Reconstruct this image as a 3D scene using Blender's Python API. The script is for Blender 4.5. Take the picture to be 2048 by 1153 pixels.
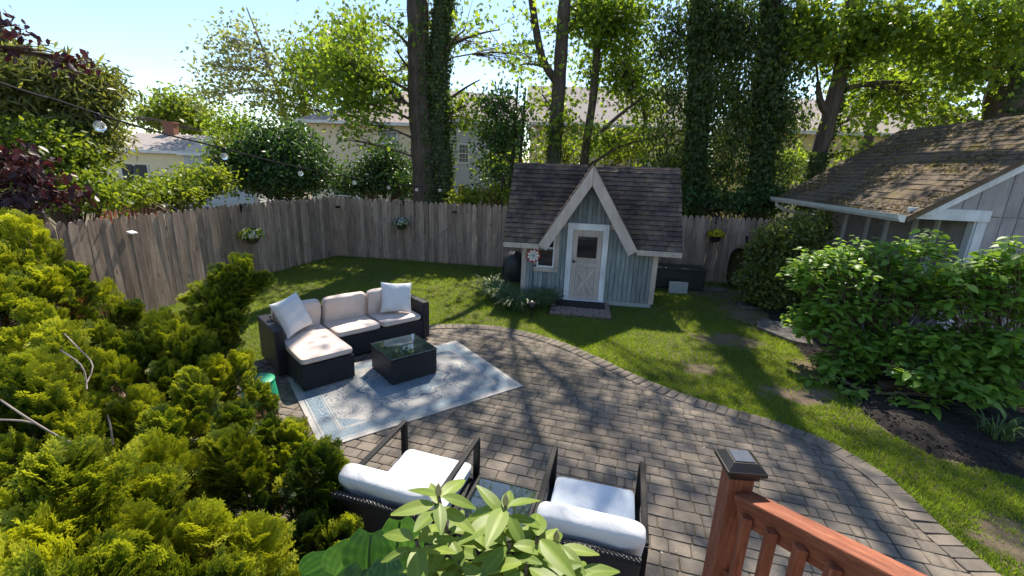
import bpy, bmesh, math, random
import numpy as np
from mathutils import Vector, Matrix

for o in list(bpy.data.objects):
    bpy.data.objects.remove(o, do_unlink=True)
SC = bpy.context.scene
COL = SC.collection

# ------------------------------------------------------------------ camera
F_PX, PITCH, ROLL, CAM_H = 885.06, 0.26562, 0.03879, 2.5818
_d = Vector((0, math.cos(PITCH), -math.sin(PITCH)))
_u0 = Vector((0, math.sin(PITCH), math.cos(PITCH)))
_x = math.cos(ROLL) * Vector((1, 0, 0)) + math.sin(ROLL) * _u0
_u = -math.sin(ROLL) * Vector((1, 0, 0)) + math.cos(ROLL) * _u0
cam_data = bpy.data.cameras.new('camera')
cam_data.sensor_width = 36.0
cam_data.lens = 36.0 * F_PX / 2048.0
cam_data.clip_start = 0.05
cam_data.clip_end = 2000
cam = bpy.data.objects.new('camera', cam_data)
COL.objects.link(cam)
cam.matrix_world = Matrix(((_x.x, _u.x, -_d.x, 0), (_x.y, _u.y, -_d.y, 0), (_x.z, _u.z, -_d.z, CAM_H), (0, 0, 0, 1)))
SC.camera = cam

# ------------------------------------------------------------------ light
SUN_EL, SUN_AZ = math.radians(51), math.radians(10)
S = Vector((math.sin(SUN_AZ) * math.cos(SUN_EL), math.cos(SUN_AZ) * math.cos(SUN_EL), math.sin(SUN_EL)))
world = bpy.data.worlds.new('World')
SC.world = world
world.use_nodes = True
wn = world.node_tree
sky = wn.nodes.new('ShaderNodeTexSky')
sky.sky_type = 'NISHITA'
sky.sun_disc = False
sky.sun_elevation = SUN_EL
sky.sun_rotation = SUN_AZ
sky.air_density = 1.0
sky.dust_density = 0.15
sky.ozone_density = 1.3
bg = wn.nodes['Background']
bg.inputs['Strength'].default_value = 0.078
hs_ = wn.nodes.new('ShaderNodeHueSaturation')
hs_.inputs['Saturation'].default_value = 1.0
wn.links.new(sky.outputs[0], hs_.inputs['Color'])
wn.links.new(hs_.outputs[0], bg.inputs['Color'])
sun = bpy.data.lights.new('sun', 'SUN')
sun.energy = 3.3
sun.angle = math.radians(0.55)
sun.color = (1.0, 0.91, 0.78)
sun_o = bpy.data.objects.new('sun', sun)
COL.objects.link(sun_o)
sun_o.rotation_euler = (-S).to_track_quat('-Z', 'Y').to_euler()
sun_o.location = (3, 12, 25)
SC.view_settings.view_transform = 'Standard'
SC.view_settings.look = 'None'
SC.view_settings.gamma = 1.0
SC.view_settings.exposure = 1.5
SC.render.engine = 'CYCLES'

# ------------------------------------------------------------------ pixel helpers
def ray(px, py):
    return _d + _x * ((px - 1024) / F_PX) - _u * ((py - 576.5) / F_PX)
CAMP = Vector((0, 0, CAM_H))
def G(px, py, h=0.0):
    v = ray(px, py)
    return CAMP + v * ((h - CAM_H) / v.z)
def AT(px, py, Y):
    v = ray(px, py)
    return CAMP + v * (Y / v.y)
def AK(px, py, k):
    return CAMP + ray(px, py) * k
def proj(p):
    v = Vector(p) - CAMP
    k = v.dot(_d)
    if k < 0.05:
        return (-9999, -9999, k)
    return (1024 + F_PX * v.dot(_x) / k, 576.5 - F_PX * v.dot(_u) / k, k)

RNG = np.random.default_rng(7)
random.seed(7)
U = random.uniform

# ------------------------------------------------------------------ object helpers
def tag(o, label=None, cat=None, group=None, kind=None):
    if label: o['label'] = label
    if cat: o['category'] = cat
    if group: o['group'] = group
    if kind: o['kind'] = kind
    return o
def empty(name, loc=(0, 0, 0), rz=0.0):
    o = bpy.data.objects.new(name, None)
    o.empty_display_size = 0.1
    COL.objects.link(o)
    o.location = loc
    o.rotation_euler = (0, 0, rz)
    return o
def link_mesh(name, me, mat=None, parent=None, loc=None, rot=None, scale=None):
    if mat is not None and len(me.materials) == 0:
        me.materials.append(mat)
    o = bpy.data.objects.new(name, me)
    COL.objects.link(o)
    if parent is not None: o.parent = parent
    if loc is not None: o.location = loc
    if rot is not None: o.rotation_euler = rot
    if scale is not None: o.scale = scale
    return o
def np_mesh(name, V, Fc, tint=None, smooth=False):
    """V (n,3); Fc (m,3) or (m,4) int arrays"""
    V = np.asarray(V, dtype=np.float32); Fc = np.asarray(Fc, dtype=np.int32)
    me = bpy.data.meshes.new(name)
    k = Fc.shape[1]
    me.vertices.add(len(V)); me.vertices.foreach_set('co', V.ravel())
    me.loops.add(Fc.size); me.loops.foreach_set('vertex_index', Fc.ravel())
    me.polygons.add(len(Fc)); me.polygons.foreach_set('loop_start', np.arange(0, Fc.size, k, dtype=np.int32))
    me.polygons.foreach_set('loop_total', np.full(len(Fc), k, dtype=np.int32))
    if smooth: me.polygons.foreach_set('use_smooth', np.ones(len(Fc), dtype=bool))
    if tint is not None:
        a = me.attributes.new('tint', 'FLOAT', 'POINT'); a.data.foreach_set('value', np.asarray(tint, dtype=np.float32).ravel())
    me.update(calc_edges=True)
    return me

class MB:
    """collects polygons of one mesh"""
    def __init__(s): s.v = []; s.f = []
    def add(s, vs, fs, M=None):
        b = len(s.v)
        for p in vs:
            p = Vector(p)
            s.v.append(M @ p if M is not None else p)
        for q in fs: s.f.append([b + i for i in q])
        return s
    def box(s, c, d, M=None):
        x, y, z = c; a, b, e = d[0] / 2, d[1] / 2, d[2] / 2
        vs = [(x + i * a, y + j * b, z + k * e) for k in (-1, 1) for j in (-1, 1) for i in (-1, 1)]
        return s.add(vs, [(0, 2, 3, 1), (4, 5, 7, 6), (0, 1, 5, 4), (2, 6, 7, 3), (0, 4, 6, 2), (1, 3, 7, 5)], M)
    def bar(s, p, q, w, h, up=(0, 0, 1)):
        p, q = Vector(p), Vector(q); d = (q - p); L = d.length; d.normalize()
        up = Vector(up); x = d.cross(up)
        if x.length < 1e-4: x = d.cross(Vector((1, 0, 0)))
        x.normalize(); z = x.cross(d)
        M = Matrix(((x.x, d.x, z.x, p.x), (x.y, d.y, z.y, p.y), (x.z, d.z, z.z, p.z), (0, 0, 0, 1)))
        return s.box((0, L / 2, 0), (w, L, h), M)
    def prism(s, poly, y0, y1, M=None):
        """poly in xz, extruded along y"""
        n = len(poly)
        vs = [(p[0], y0, p[1]) for p in poly] + [(p[0], y1, p[1]) for p in poly]
        fs = [tuple(range(n)), tuple(range(2 * n - 1, n - 1, -1))] + [(i, i + n, (i + 1) % n + n, (i + 1) % n) for i in range(n)]
        return s.add(vs, fs, M)
    def slab(s, poly, z0, z1, M=None):
        n = len(poly)
        vs = [(p[0], p[1], z0) for p in poly] + [(p[0], p[1], z1) for p in poly]
        fs = [tuple(range(n - 1, -1, -1)), tuple(range(n, 2 * n))] + [(i, (i + 1) % n, (i + 1) % n + n, i + n) for i in range(n)]
        return s.add(vs, fs, M)
    def tube(s, pts, rad, n=8, cap=True):
        V, Fq = tube_np(pts, rad, n)
        b = len(s.v)
        s.v += [Vector(p) for p in V]; s.f += [[b + i for i in q] for q in Fq.tolist()]
        if cap:
            s.f.append([b + i for i in range(n)][::-1]); e = b + len(V) - n; s.f.append([e + i for i in range(n)])
        return s
    def lathe(s, prof, n=16, c=(0, 0, 0), M=None):
        vs = []; fs = []
        for r, z in prof:
            for i in range(n):
                a = 2 * math.pi * i / n; vs.append((c[0] + r * math.cos(a), c[1] + r * math.sin(a), c[2] + z))
        for k in range(len(prof) - 1):
            for i in range(n):
                j = (i + 1) % n; fs.append((k * n + i, k * n + j, (k + 1) * n + j, (k + 1) * n + i))
        if prof[0][0] > 1e-5: fs.append(tuple(range(n - 1, -1, -1)))
        if prof[-1][0] > 1e-5: fs.append(tuple(range((len(prof) - 1) * n, len(prof) * n)))
        return s.add(vs, fs, M)
    def mesh(s, name, smooth=False):
        me = bpy.data.meshes.new(name); me.from_pydata([tuple(v) for v in s.v], [], s.f)
        if smooth:
            for p in me.polygons: p.use_smooth = True
        me.update(); return me
    def build(s, name, mat, parent=None, smooth=False, bevel=0.0, seg=2, **k):
        o = link_mesh(name, s.mesh(name, smooth), mat, parent, **k)
        if bevel:
            m = o.modifiers.new('bevel', 'BEVEL'); m.width = bevel; m.segments = seg; m.limit_method = 'ANGLE'; m.angle_limit = 0.6
        return o

def tube_np(pts, rad, n=6):
    P = np.array([tuple(p) for p in pts], dtype=float); m = len(P)
    R = np.full(m, rad, float) if np.isscalar(rad) else np.array(rad, float)
    T = np.gradient(P, axis=0); T /= np.linalg.norm(T, axis=1)[:, None] + 1e-9
    up = np.array([0.31, 0.17, 0.93]) if abs(T[0, 2]) < 0.9 else np.array([0.95, 0.2, 0.1])
    X = np.cross(T, up); X /= np.linalg.norm(X, axis=1)[:, None] + 1e-9
    Y = np.cross(T, X)
    a = np.arange(n) * 2 * math.pi / n
    V = P[:, None] + R[:, None, None] * (np.cos(a)[None, :, None] * X[:, None] + np.sin(a)[None, :, None] * Y[:, None])
    i = np.arange(n); j = (i + 1) % n; Fq = []
    for k in range(m - 1):
        Fq.append(np.stack([k * n + i, (k + 1) * n + i, (k + 1) * n + j, k * n + j], 1))
    return V.reshape(-1, 3), np.concatenate(Fq)

class Cloud:
    """numpy accumulator of quads for big meshes"""
    def __init__(s): s.V = []; s.F = []; s.T = []; s.n = 0
    def add(s, V, Fc, t=None):
        s.V.append(V); s.F.append(Fc + s.n); s.n += len(V); s.T.append(np.full(len(V), 0.5) if t is None else np.broadcast_to(t, (len(V),)))
    def tube(s, pts, rad, n=5):
        V, Fq = tube_np(pts, rad, n); s.add(V, Fq)
    def build(s, name, mat, parent=None, kind=None, smooth=False, tint=True):
        if s.n == 0: return None
        me = np_mesh(name, np.concatenate(s.V), np.concatenate(s.F), np.concatenate(s.T) if tint else None, smooth)
        o = link_mesh(name, me, mat, parent)
        if kind: o['kind'] = kind
        return o

def unit(a): return a / (np.linalg.norm(a, axis=-1, keepdims=True) + 1e-9)
def scatter(tv, tf, pos, dirs, nrm, size, tint, tvar=0.0):
    """place template (length along +y, face normal +z) n times"""
    D = unit(dirs); Z = unit(nrm - (nrm * D).sum(1, keepdims=True) * D); X = np.cross(D, Z)
    n, k = len(pos), len(tv)
    s = np.broadcast_to(np.asarray(size, float).reshape(n, -1), (n, 3)) if np.ndim(size) else np.full((n, 3), size)
    V = pos[:, None] + tv[None, :, 0, None] * (X * s[:, 0:1])[:, None] + tv[None, :, 1, None] * (D * s[:, 1:2])[:, None] + tv[None, :, 2, None] * (Z * s[:, 2:3])[:, None]
    Fc = (tf[None] + (np.arange(n) * k)[:, None, None]).reshape(-1, tf.shape[1])
    T = np.repeat(np.asarray(tint), k)
    if np.ndim(tvar): T = T + np.tile(tvar, n)
    return V.reshape(-1, 3), Fc, T
def rand_dirs(n): return unit(RNG.normal(size=(n, 3)))

# leaf templates (quads) : y is length 0..1
LEAF4 = (np.array([[0, 0, 0], [0.32, 0.45, 0.07], [0, 1, -0.08], [-0.32, 0.45, 0.07]]), np.array([[0, 1, 2, 3]]))
LEAF6 = (np.array([[0, 0, 0], [0.26, 0.3, 0.06], [0.2, 0.68, 0.03], [0, 1, -0.12], [-0.2, 0.68, 0.03], [-0.26, 0.3, 0.06], [0, 0.7, -0.03]]),
         np.array([[0, 1, 2, 6], [6, 2, 3, 4], [0, 6, 4, 5]]))
MAPLE = (np.array([[0, 0, 0], [0.45, 0.1, 0.05], [0.22, 0.42, 0], [0.5, 0.7, 0.04], [0.12, 0.68, 0], [0, 1.05, -0.1], [-0.12, 0.68, 0], [-0.5, 0.7, 0.04], [-0.22, 0.42, 0], [-0.45, 0.1, 0.05]]),
         np.array([[0, 1, 2], [0, 2, 8], [0, 8, 9], [2, 3, 4], [2, 4, 8], [8, 4, 6], [8, 6, 7], [4, 5, 6]]))
NEEDLE = (np.array([[0, 0, 0], [0.11, 0.4, 0.03], [0, 1, -0.05], [-0.11, 0.4, 0.03]]), np.array([[0, 1, 2, 3]]))
BLADE = (np.array([[-0.55, 0, 0], [0.55, 0, 0], [0, 1, 0.3]]), np.array([[0, 1, 2]]))

# ------------------------------------------------------------------ materials
def N(nt, t, **kw):
    n = nt.nodes.new('ShaderNode' + t)
    for k, v in kw.items():
        if k.startswith('_'): setattr(n, k[1:], v); continue
        key = int(k[1:]) if (k[0] == 'i' and k[1:].isdigit()) else k.replace('__', ' ')
        s = n.inputs[key]
        if isinstance(v, bpy.types.NodeSocket): nt.links.new(v, s)
        else: s.default_value = v
    return n
def rgba(c): return (c[0], c[1], c[2], 1.0)
def new_mat(name):
    m = bpy.data.materials.new(name); m.use_nodes = True
    nt = m.node_tree; b = nt.nodes['Principled BSDF']
    return m, nt, b
def ramp(nt, fac, stops):
    r = nt.nodes.new('ShaderNodeValToRGB'); e = r.color_ramp.elements
    while len(e) < len(stops): e.new(0.5)
    for q, (p, c) in zip(e, stops): q.position = p; q.color = rgba(c) if len(c) == 3 else c
    nt.links.new(fac, r.inputs[0]); return r.outputs[0]
def mixc(nt, f, a, b, mode='MIX'):
    m = nt.nodes.new('ShaderNodeMix'); m.data_type = 'RGBA'; m.blend_type = mode
    for s, v in ((m.inputs[0], f), (m.inputs[6], a), (m.inputs[7], b)):
        if isinstance(v, bpy.types.NodeSocket): nt.links.new(v, s)
        else: s.default_value = v if np.ndim(v) == 0 else rgba(v)
    return m.outputs[2]
def mth(nt, op, a, b=None, c=None, clamp=False):
    m = nt.nodes.new('ShaderNodeMath'); m.operation = op; m.use_clamp = clamp
    for s, v in zip(m.inputs, (a, b, c)):
        if v is None: continue
        if isinstance(v, bpy.types.NodeSocket): nt.links.new(v, s)
        else: s.default_value = v
    return m.outputs[0]
def coords(nt, kind='Object', scale=(1, 1, 1), rot=(0, 0, 0)):
    t = nt.nodes.new('ShaderNodeTexCoord')
    m = N(nt, 'Mapping', Vector=t.outputs[kind], Scale=scale, Rotation=rot)
    return m.outputs[0]
def bump(nt, b, h, strength=0.4, dist=0.02):
    n = N(nt, 'Bump', Strength=strength, Distance=dist, Height=h); nt.links.new(n.outputs[0], b.inputs['Normal'])

def mat_simple(name, c, rough=0.6, c2=None, scale=6.0, bumps=0.0, metal=0.0, spec=0.5, coord='Object', detail=6):
    m, nt, b = new_mat(name)
    b.inputs['Roughness'].default_value = rough; b.inputs['Metallic'].default_value = metal
    b.inputs['Specular IOR Level'].default_value = spec
    if c2 is None: c2 = tuple(q * 0.75 for q in c)
    v = coords(nt, coord)
    n = N(nt, 'TexNoise', Vector=v, Scale=scale, Detail=detail, Roughness=0.62)
    col = ramp(nt, n.outputs[0], [(0.3, c2), (0.7, c)])
    nt.links.new(col, b.inputs['Base Color'])
    if bumps:
        n2 = N(nt, 'TexNoise', Vector=v, Scale=scale * 8, Detail=4); bump(nt, b, n2.outputs[0], bumps, 0.01)
    return m
def mat_fabric(name, c, c2):
    m, nt, b = new_mat(name); v = coords(nt, 'Object')
    n = N(nt, 'TexNoise', Vector=v, Scale=5, Detail=6); cr_ = N(nt, 'TexNoise', Vector=v, Scale=7, Detail=3, Distortion=1.6); wv = N(nt, 'TexNoise', Vector=v, Scale=260, Detail=1)
    nt.links.new(ramp(nt, n.outputs[0], [(0.3, c2), (0.7, c)]), b.inputs['Base Color']); b.inputs['Roughness'].default_value = .95; b.inputs['Specular IOR Level'].default_value = .15
    bump(nt, b, mth(nt, 'ADD', mth(nt, 'MULTIPLY', cr_.outputs[0], 1.0), mth(nt, 'MULTIPLY', wv.outputs[0], .05)), .22, .03)
    return m
def mat_leaf(name, dark, light, trans=0.45, rough=0.45, tcol=None, spec=0.4, mid=None):
    m, nt, b = new_mat(name)
    a = N(nt, 'Attribute', _attribute_name='tint')
    v = coords(nt, 'Object'); n = N(nt, 'TexNoise', Vector=v, Scale=3.0, Detail=3)
    f = mth(nt, 'ADD', a.outputs['Fac'], mth(nt, 'MULTIPLY', mth(nt, 'SUBTRACT', n.outputs[0], 0.5), 0.5), clamp=True)
    col = ramp(nt, f, [(0.0, dark), (1.0, light)] if mid is None else [(0.0, dark), (0.5, mid), (1.0, light)])
    nt.links.new(col, b.inputs['Base Color'])
    b.inputs['Roughness'].default_value = rough; b.inputs['Specular IOR Level'].default_value = spec
    t = N(nt, 'BsdfTranslucent')
    tc = mixc(nt, 1.0, col, tcol or (1.75, 1.65, 0.7), 'MULTIPLY'); nt.links.new(tc, t.inputs[0])
    mx = N(nt, 'MixShader', i0=trans, i1=b.outputs[0], i2=t.outputs[0])
    nt.links.new(mx.outputs[0], nt.nodes['Material Output'].inputs[0])
    return m
def mat_wood(name, c1, c2, c3, axis=2, scale=9.0, rough=0.85, knots=True, randamt=0.35):
    m, nt, b = new_mat(name)
    sc = [scale] * 3; sc[axis] = scale * 0.09
    oi = N(nt, 'ObjectInfo')
    t = nt.nodes.new('ShaderNodeTexCoord')
    off = N(nt, 'CombineXYZ', X=mth(nt, 'MULTIPLY', oi.outputs['Random'], 37.0), Y=mth(nt, 'MULTIPLY', oi.outputs['Random'], 91.0), Z=mth(nt, 'MULTIPLY', oi.outputs['Random'], 53.0))
    va = N(nt, 'VectorMath', _operation='ADD', i0=t.outputs['Object'], i1=off.outputs[0])
    mp = N(nt, 'Mapping', Vector=va.outputs[0], Scale=sc)
    n = N(nt, 'TexNoise', Vector=mp.outputs[0], Scale=2.2, Detail=8, Roughness=0.68, Distortion=0.6)
    fine = N(nt, 'TexNoise', Vector=mp.outputs[0], Scale=14, Detail=4, Roughness=0.6)
    f = mth(nt, 'ADD', mth(nt, 'MULTIPLY', n.outputs[0], 0.75), mth(nt, 'MULTIPLY', fine.outputs[0], 0.25))
    col = ramp(nt, f, [(0.33, c1), (0.5, c2), (0.66, c3)])
    big = N(nt, 'TexNoise', Vector=va.outputs[0], Scale=2.2, Detail=4)
    col = mixc(nt, 0.55, col, ramp(nt, big.outputs[0], [(0.3, (0.62, 0.6, 0.58)), (0.7, (1.15, 1.12, 1.08))]), 'MULTIPLY')
    rnd = mth(nt, 'ADD', mth(nt, 'MULTIPLY', oi.outputs['Random'], randamt * 2), 1.0 - randamt)
    col = mixc(nt, 1.0, col, N(nt, 'CombineColor', i0=rnd, i1=rnd, i2=rnd).outputs[0], 'MULTIPLY')
    if knots:
        mk = N(nt, 'Mapping', Vector=va.outputs[0], Scale=(7, 7, 2.6))
        vo = N(nt, 'TexVoronoi', Vector=mk.outputs[0], Scale=1.0)
        kf = ramp(nt, vo.outputs['Distance'], [(0.08, (1, 1, 1)), (0.17, (0, 0, 0))])
        col = mixc(nt, mth(nt, 'MULTIPLY', kf, 0.6), col, tuple(q * 0.35 for q in c1))
    nt.links.new(col, b.inputs['Base Color']); b.inputs['Roughness'].default_value = rough
    b.inputs['Specular IOR Level'].default_value = 0.25
    bump(nt, b, f, 0.55, 0.012)
    return m

M = {}
M['fence'] = mat_wood('weathered_fence_wood', (0.18, 0.125, 0.093), (0.34, 0.25, 0.19), (0.48, 0.375, 0.295), randamt=0.32)
M['redwood'] = mat_wood('red_stained_wood', (0.15, 0.045, 0.022), (0.32, 0.10, 0.05), (0.46, 0.175, 0.09), axis=1, scale=26, rough=0.6, knots=False, randamt=0.1)
M['redwood_v'] = mat_wood('red_stained_post', (0.15, 0.045, 0.022), (0.32, 0.10, 0.05), (0.46, 0.175, 0.09), axis=2, scale=26, rough=0.6, knots=False, randamt=0.1)
M['brown_fence'] = mat_wood('brown_fence_wood', (0.12, 0.05, 0.03), (0.22, 0.09, 0.055), (0.3, 0.14, 0.09))
M['timber'] = mat_wood('landscape_timber', (0.05, 0.033, 0.022), (0.09, 0.06, 0.042), (0.13, 0.095, 0.068), axis=0)
M['blue_siding'] = mat_wood('blue_green_painted_siding', (0.14, 0.175, 0.185), (0.225, 0.265, 0.275), (0.33, 0.365, 0.365), randamt=0.2, knots=False)
M['beige_trim'] = mat_wood('beige_painted_trim', (0.38, 0.32, 0.285), (0.50, 0.43, 0.385), (0.58, 0.50, 0.455), randamt=0.05, knots=False)
M['white_trim'] = mat_wood('white_painted_trim', (0.55, 0.58, 0.62), (0.72, 0.74, 0.77), (0.8, 0.81, 0.83), randamt=0.03, knots=False)
M['shed_siding'] = mat_wood('grey_shed_siding', (0.29, 0.27, 0.275), (0.37, 0.35, 0.355), (0.43, 0.41, 0.41), randamt=0.06, knots=False)
M['white_metal'] = mat_simple('white_gutter_metal', (0.74, 0.74, 0.72), 0.4, (0.6, 0.6, 0.58), 4)
M['black_metal'] = mat_simple('black_metal', (0.007, 0.007, 0.008), 0.55, (0.005, 0.005, 0.006), 8, spec=0.2)
M['bronze'] = mat_simple('dark_bronze_cap', (0.055, 0.048, 0.042), 0.35, (0.04, 0.035, 0.03), 12, metal=0.6)
M['glass_dark'] = mat_simple('dark_window_glass', (0.02, 0.022, 0.024), 0.06, (0.012, 0.013, 0.014), 3)
M['pane'] = mat_simple('house_window_glass', (0.08, 0.10, 0.11), 0.08, (0.05, 0.06, 0.07), 3)
M['table_glass'] = mat_simple('table_glass', (0.02, 0.034, 0.034), 0.03, (0.015, 0.026, 0.026), 2, spec=1.0)
M['table_glass'].node_tree.nodes['Principled BSDF'].inputs['IOR'].default_value = 1.75
M['cushion'] = mat_fabric('beige_cushion_fabric', (0.68, 0.575, 0.51), (0.62, 0.515, 0.455))
M['pillow'] = mat_fabric('white_pillow_fabric', (0.72, 0.72, 0.71), (0.66, 0.66, 0.66))
M['chair_cushion'] = mat_fabric('pale_blue_white_cushion', (0.64, 0.69, 0.74), (0.60, 0.65, 0.70))
M['piping'] = mat_simple('taupe_piping', (0.20, 0.165, 0.14), .9)
M['green_plastic'] = mat_simple('green_plastic', (0.03, 0.36, 0.18), 0.4, (0.025, 0.3, 0.15), 4)
M['blue_plastic'] = mat_simple('blue_plastic', (0.06, 0.13, 0.5), 0.4, (0.05, 0.1, 0.4), 4)
M['pink_plastic'] = mat_simple('pink_plastic', (0.5, 0.1, 0.25), 0.45, (0.42, 0.08, 0.2), 4)
M['box_black'] = mat_simple('black_resin', (0.025, 0.027, 0.03), 0.5, (0.018, 0.019, 0.022), 6, 0.15)
M['cover'] = mat_simple('black_vinyl_cover', (0.025, 0.024, 0.026), 0.45, (0.015, 0.015, 0.016), 5, 0.3)
M['concrete'] = mat_simple('grey_concrete', (0.42, 0.43, 0.43), 0.9, (0.3, 0.31, 0.31), 14, 0.4)
M['stone'] = mat_simple('flat_stone', (0.15, 0.135, 0.12), 0.9, (0.08, 0.072, 0.065), 9, 0.5)
M['mat'] = mat_simple('black_doormat', (0.022, 0.02, 0.02), 1.0, (0.012, 0.011, 0.011), 40, 0.6)
M['brick'] = mat_simple('step_brick', (0.26, 0.19, 0.16), 0.95, (0.15, 0.115, 0.1), 11, 0.5)
M['chimney'] = mat_simple('chimney_brick', (0.3, 0.13, 0.09), 0.95, (0.2, 0.09, 0.06), 11, 0.5)
M['soil'] = mat_simple('brown_soil', (0.22, 0.15, 0.10), 1.0, (0.13, 0.09, 0.06), 10, 0.8)
M['mulch'] = mat_simple('dark_mulch', (0.028, 0.02, 0.016), 1.0, (0.011, 0.009, 0.008), 25, 1.0)
M['chip'] = mat_simple('mulch_chip', (0.05, 0.034, 0.026), 1.0, (0.014, 0.011, 0.009), 3)
M['pebble'] = mat_simple('pale_pebble', (0.55, 0.50, 0.46), 0.8, (0.35, 0.31, 0.28), 6)
M['petal'] = mat_simple('pale_petal', (0.75, 0.72, 0.62), 0.8, (0.5, 0.45, 0.3), 3)
M['bark'] = mat_wood('tree_bark', (0.04, 0.031, 0.024), (0.085, 0.067, 0.053), (0.15, 0.123, 0.10), scale=7, knots=False, randamt=0.15)
M['twig'] = mat_simple('brown_twig', (0.15, 0.105, 0.075), 0.9, (0.09, 0.06, 0.045), 8)
M['grey_twig'] = mat_simple('grey_dead_twig', (0.36, 0.30, 0.26), 0.9, (0.22, 0.18, 0.15), 8)
M['dead'] = mat_leaf('dead_brown_foliage', (0.10, 0.04, 0.018), (0.30, 0.13, 0.055), 0.25, tcol=(1.2, 1.0, 0.8))
M['cypress'] = mat_leaf('golden_cypress', (0.018, 0.045, 0.010), (0.48, 0.50, 0.035), 0.4, tcol=(1.2, 1.2, 0.5), mid=(0.085, 0.14, 0.014))
M['tree_leaf'] = mat_leaf('maple_leaf', (0.075, 0.14, 0.022), (0.24, 0.33, 0.04), 0.6)
M['lime_leaf'] = mat_leaf('lime_leaf', (0.10, 0.16, 0.02), (0.24, 0.29, 0.035), 0.5)
M['dark_leaf'] = mat_leaf('dark_shrub_leaf', (0.022, 0.055, 0.018), (0.07, 0.14, 0.035), 0.35)
M['ivy'] = mat_leaf('ivy_leaf', (0.03, 0.062, 0.022), (0.125, 0.185, 0.05), 0.48)
M['olive_leaf'] = mat_leaf('olive_evergreen', (0.07, 0.095, 0.035), (0.24, 0.26, 0.075), 0.45)
M['pale_leaf'] = mat_leaf('pale_windblown_leaf', (0.12, 0.16, 0.07), (0.30, 0.34, 0.18), 0.45)
M['purple_leaf'] = mat_leaf('purple_redbud_leaf', (0.028, 0.012, 0.018), (0.07, 0.024, 0.030), 0.22, tcol=(1.6, 0.8, 0.7))
M['hydrangea'] = mat_leaf('hydrangea_leaf', (0.085, 0.185, 0.035), (0.25, 0.40, 0.06), 0.48)
M['nandina'] = mat_leaf('nandina_leaf', (0.075, 0.105, 0.032), (0.24, 0.28, 0.07), 0.42)
M['liriope'] = mat_leaf('liriope_blade', (0.05, 0.10, 0.035), (0.17, 0.25, 0.11), 0.35)
M['grass'] = mat_leaf('lawn_grass', (0.085, 0.15, 0.02), (0.27, 0.35, 0.055), 0.58, tcol=(1.5, 1.5, 0.5))
M['yellow_flower'] = mat_leaf('yellow_petal', (0.6, 0.42, 0.01), (0.8, 0.62, 0.02), 0.4, tcol=(1, 1, 0.6))
M['white_flower'] = mat_leaf('white_petal', (0.55, 0.55, 0.4), (0.8, 0.8, 0.72), 0.4, tcol=(1, 1, 0.9))
M['blue_flower'] = mat_leaf('blue_petal', (0.10, 0.09, 0.35), (0.2, 0.18, 0.5), 0.4, tcol=(1, 1, 1))
M['red_paint'] = mat_simple('red_paint', (0.42, 0.03, 0.03), 0.4)
M['white_paint'] = mat_simple('white_paint', (0.78, 0.78, 0.76), 0.4)
M['navy_paint'] = mat_simple('navy_paint', (0.03, 0.05, 0.16), 0.4)
M['teal_paint'] = mat_simple('teal_paint', (0.1, 0.35, 0.38), 0.4)
M['pot'] = mat_simple('dark_hanging_pot', (0.03, 0.024, 0.02), 0.7)
M['moss_pot'] = mat_simple('moss_liner', (0.07, 0.08, 0.03), 0.95, (0.04, 0.045, 0.02), 20, 0.6)
M['olive_steel'] = mat_simple('olive_barrow_tub', (0.16, 0.13, 0.05), 0.5, (0.10, 0.08, 0.035), 5)
M['tan_siding'] = mat_simple('tan_vinyl_siding', (0.78, 0.65, 0.45), 0.6, (0.73, 0.60, 0.41), 2)
M['cream_siding'] = mat_simple('cream_vinyl_siding', (0.80, 0.69, 0.44), 0.6, (0.75, 0.64, 0.40), 2)
M['yellow_siding'] = mat_simple('yellow_vinyl_siding', (0.80, 0.68, 0.32), 0.6, (0.75, 0.63, 0.29), 2)
M['grey_siding'] = mat_simple('grey_vinyl_siding', (0.52, 0.53, 0.52), 0.6, (0.46, 0.47, 0.46), 2)
M['roof_tan'] = mat_simple('tan_shingle_roof', (0.40, 0.32, 0.28), 0.95, (0.27, 0.21, 0.185), 9, 0.6)
M['roof_grey'] = mat_simple('grey_shingle_roof', (0.38, 0.33, 0.30), 0.95, (0.27, 0.235, 0.215), 9, 0.6)
M['panel'] = mat_simple('solar_cell', (0.10, 0.11, 0.14), 0.2, (0.07, 0.08, 0.10), 18)
M['bulb'] = None

def mat_glass(name):
    m, nt, b = new_mat(name)
    b.inputs['Base Color'].default_value = (0.95, 0.95, 0.93, 1); b.inputs['Roughness'].default_value = 0.03
    b.inputs['Transmission Weight'].default_value = 0.85; b.inputs['IOR'].default_value = 1.2
    return m
M['bulb'] = mat_glass('clear_bulb_glass')

def mat_wicker():
    m, nt, b = new_mat('black_wicker')
    v = coords(nt, 'Object')
    s = N(nt, 'SeparateXYZ', Vector=v)
    h = mth(nt, 'ADD', mth(nt, 'MULTIPLY', s.outputs[0], 1.0), mth(nt, 'MULTIPLY', s.outputs[1], 1.0))
    a = mth(nt, 'SINE', mth(nt, 'MULTIPLY', h, 2 * math.pi / 0.024))
    c = mth(nt, 'SINE', mth(nt, 'MULTIPLY', s.outputs[2], 2 * math.pi / 0.016))
    w = mth(nt, 'MULTIPLY', a, c)
    n = N(nt, 'TexNoise', Vector=v, Scale=30)
    col = ramp(nt, mth(nt, 'ADD', mth(nt, 'MULTIPLY', w, 0.35), n.outputs[0]), [(0.2, (0.008, 0.008, 0.009)), (0.8, (0.034, 0.034, 0.038))])
    nt.links.new(col, b.inputs['Base Color']); b.inputs['Roughness'].default_value = 0.42
    bump(nt, b, w, 0.9, 0.006)
    return m
M['wicker'] = mat_wicker()

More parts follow.
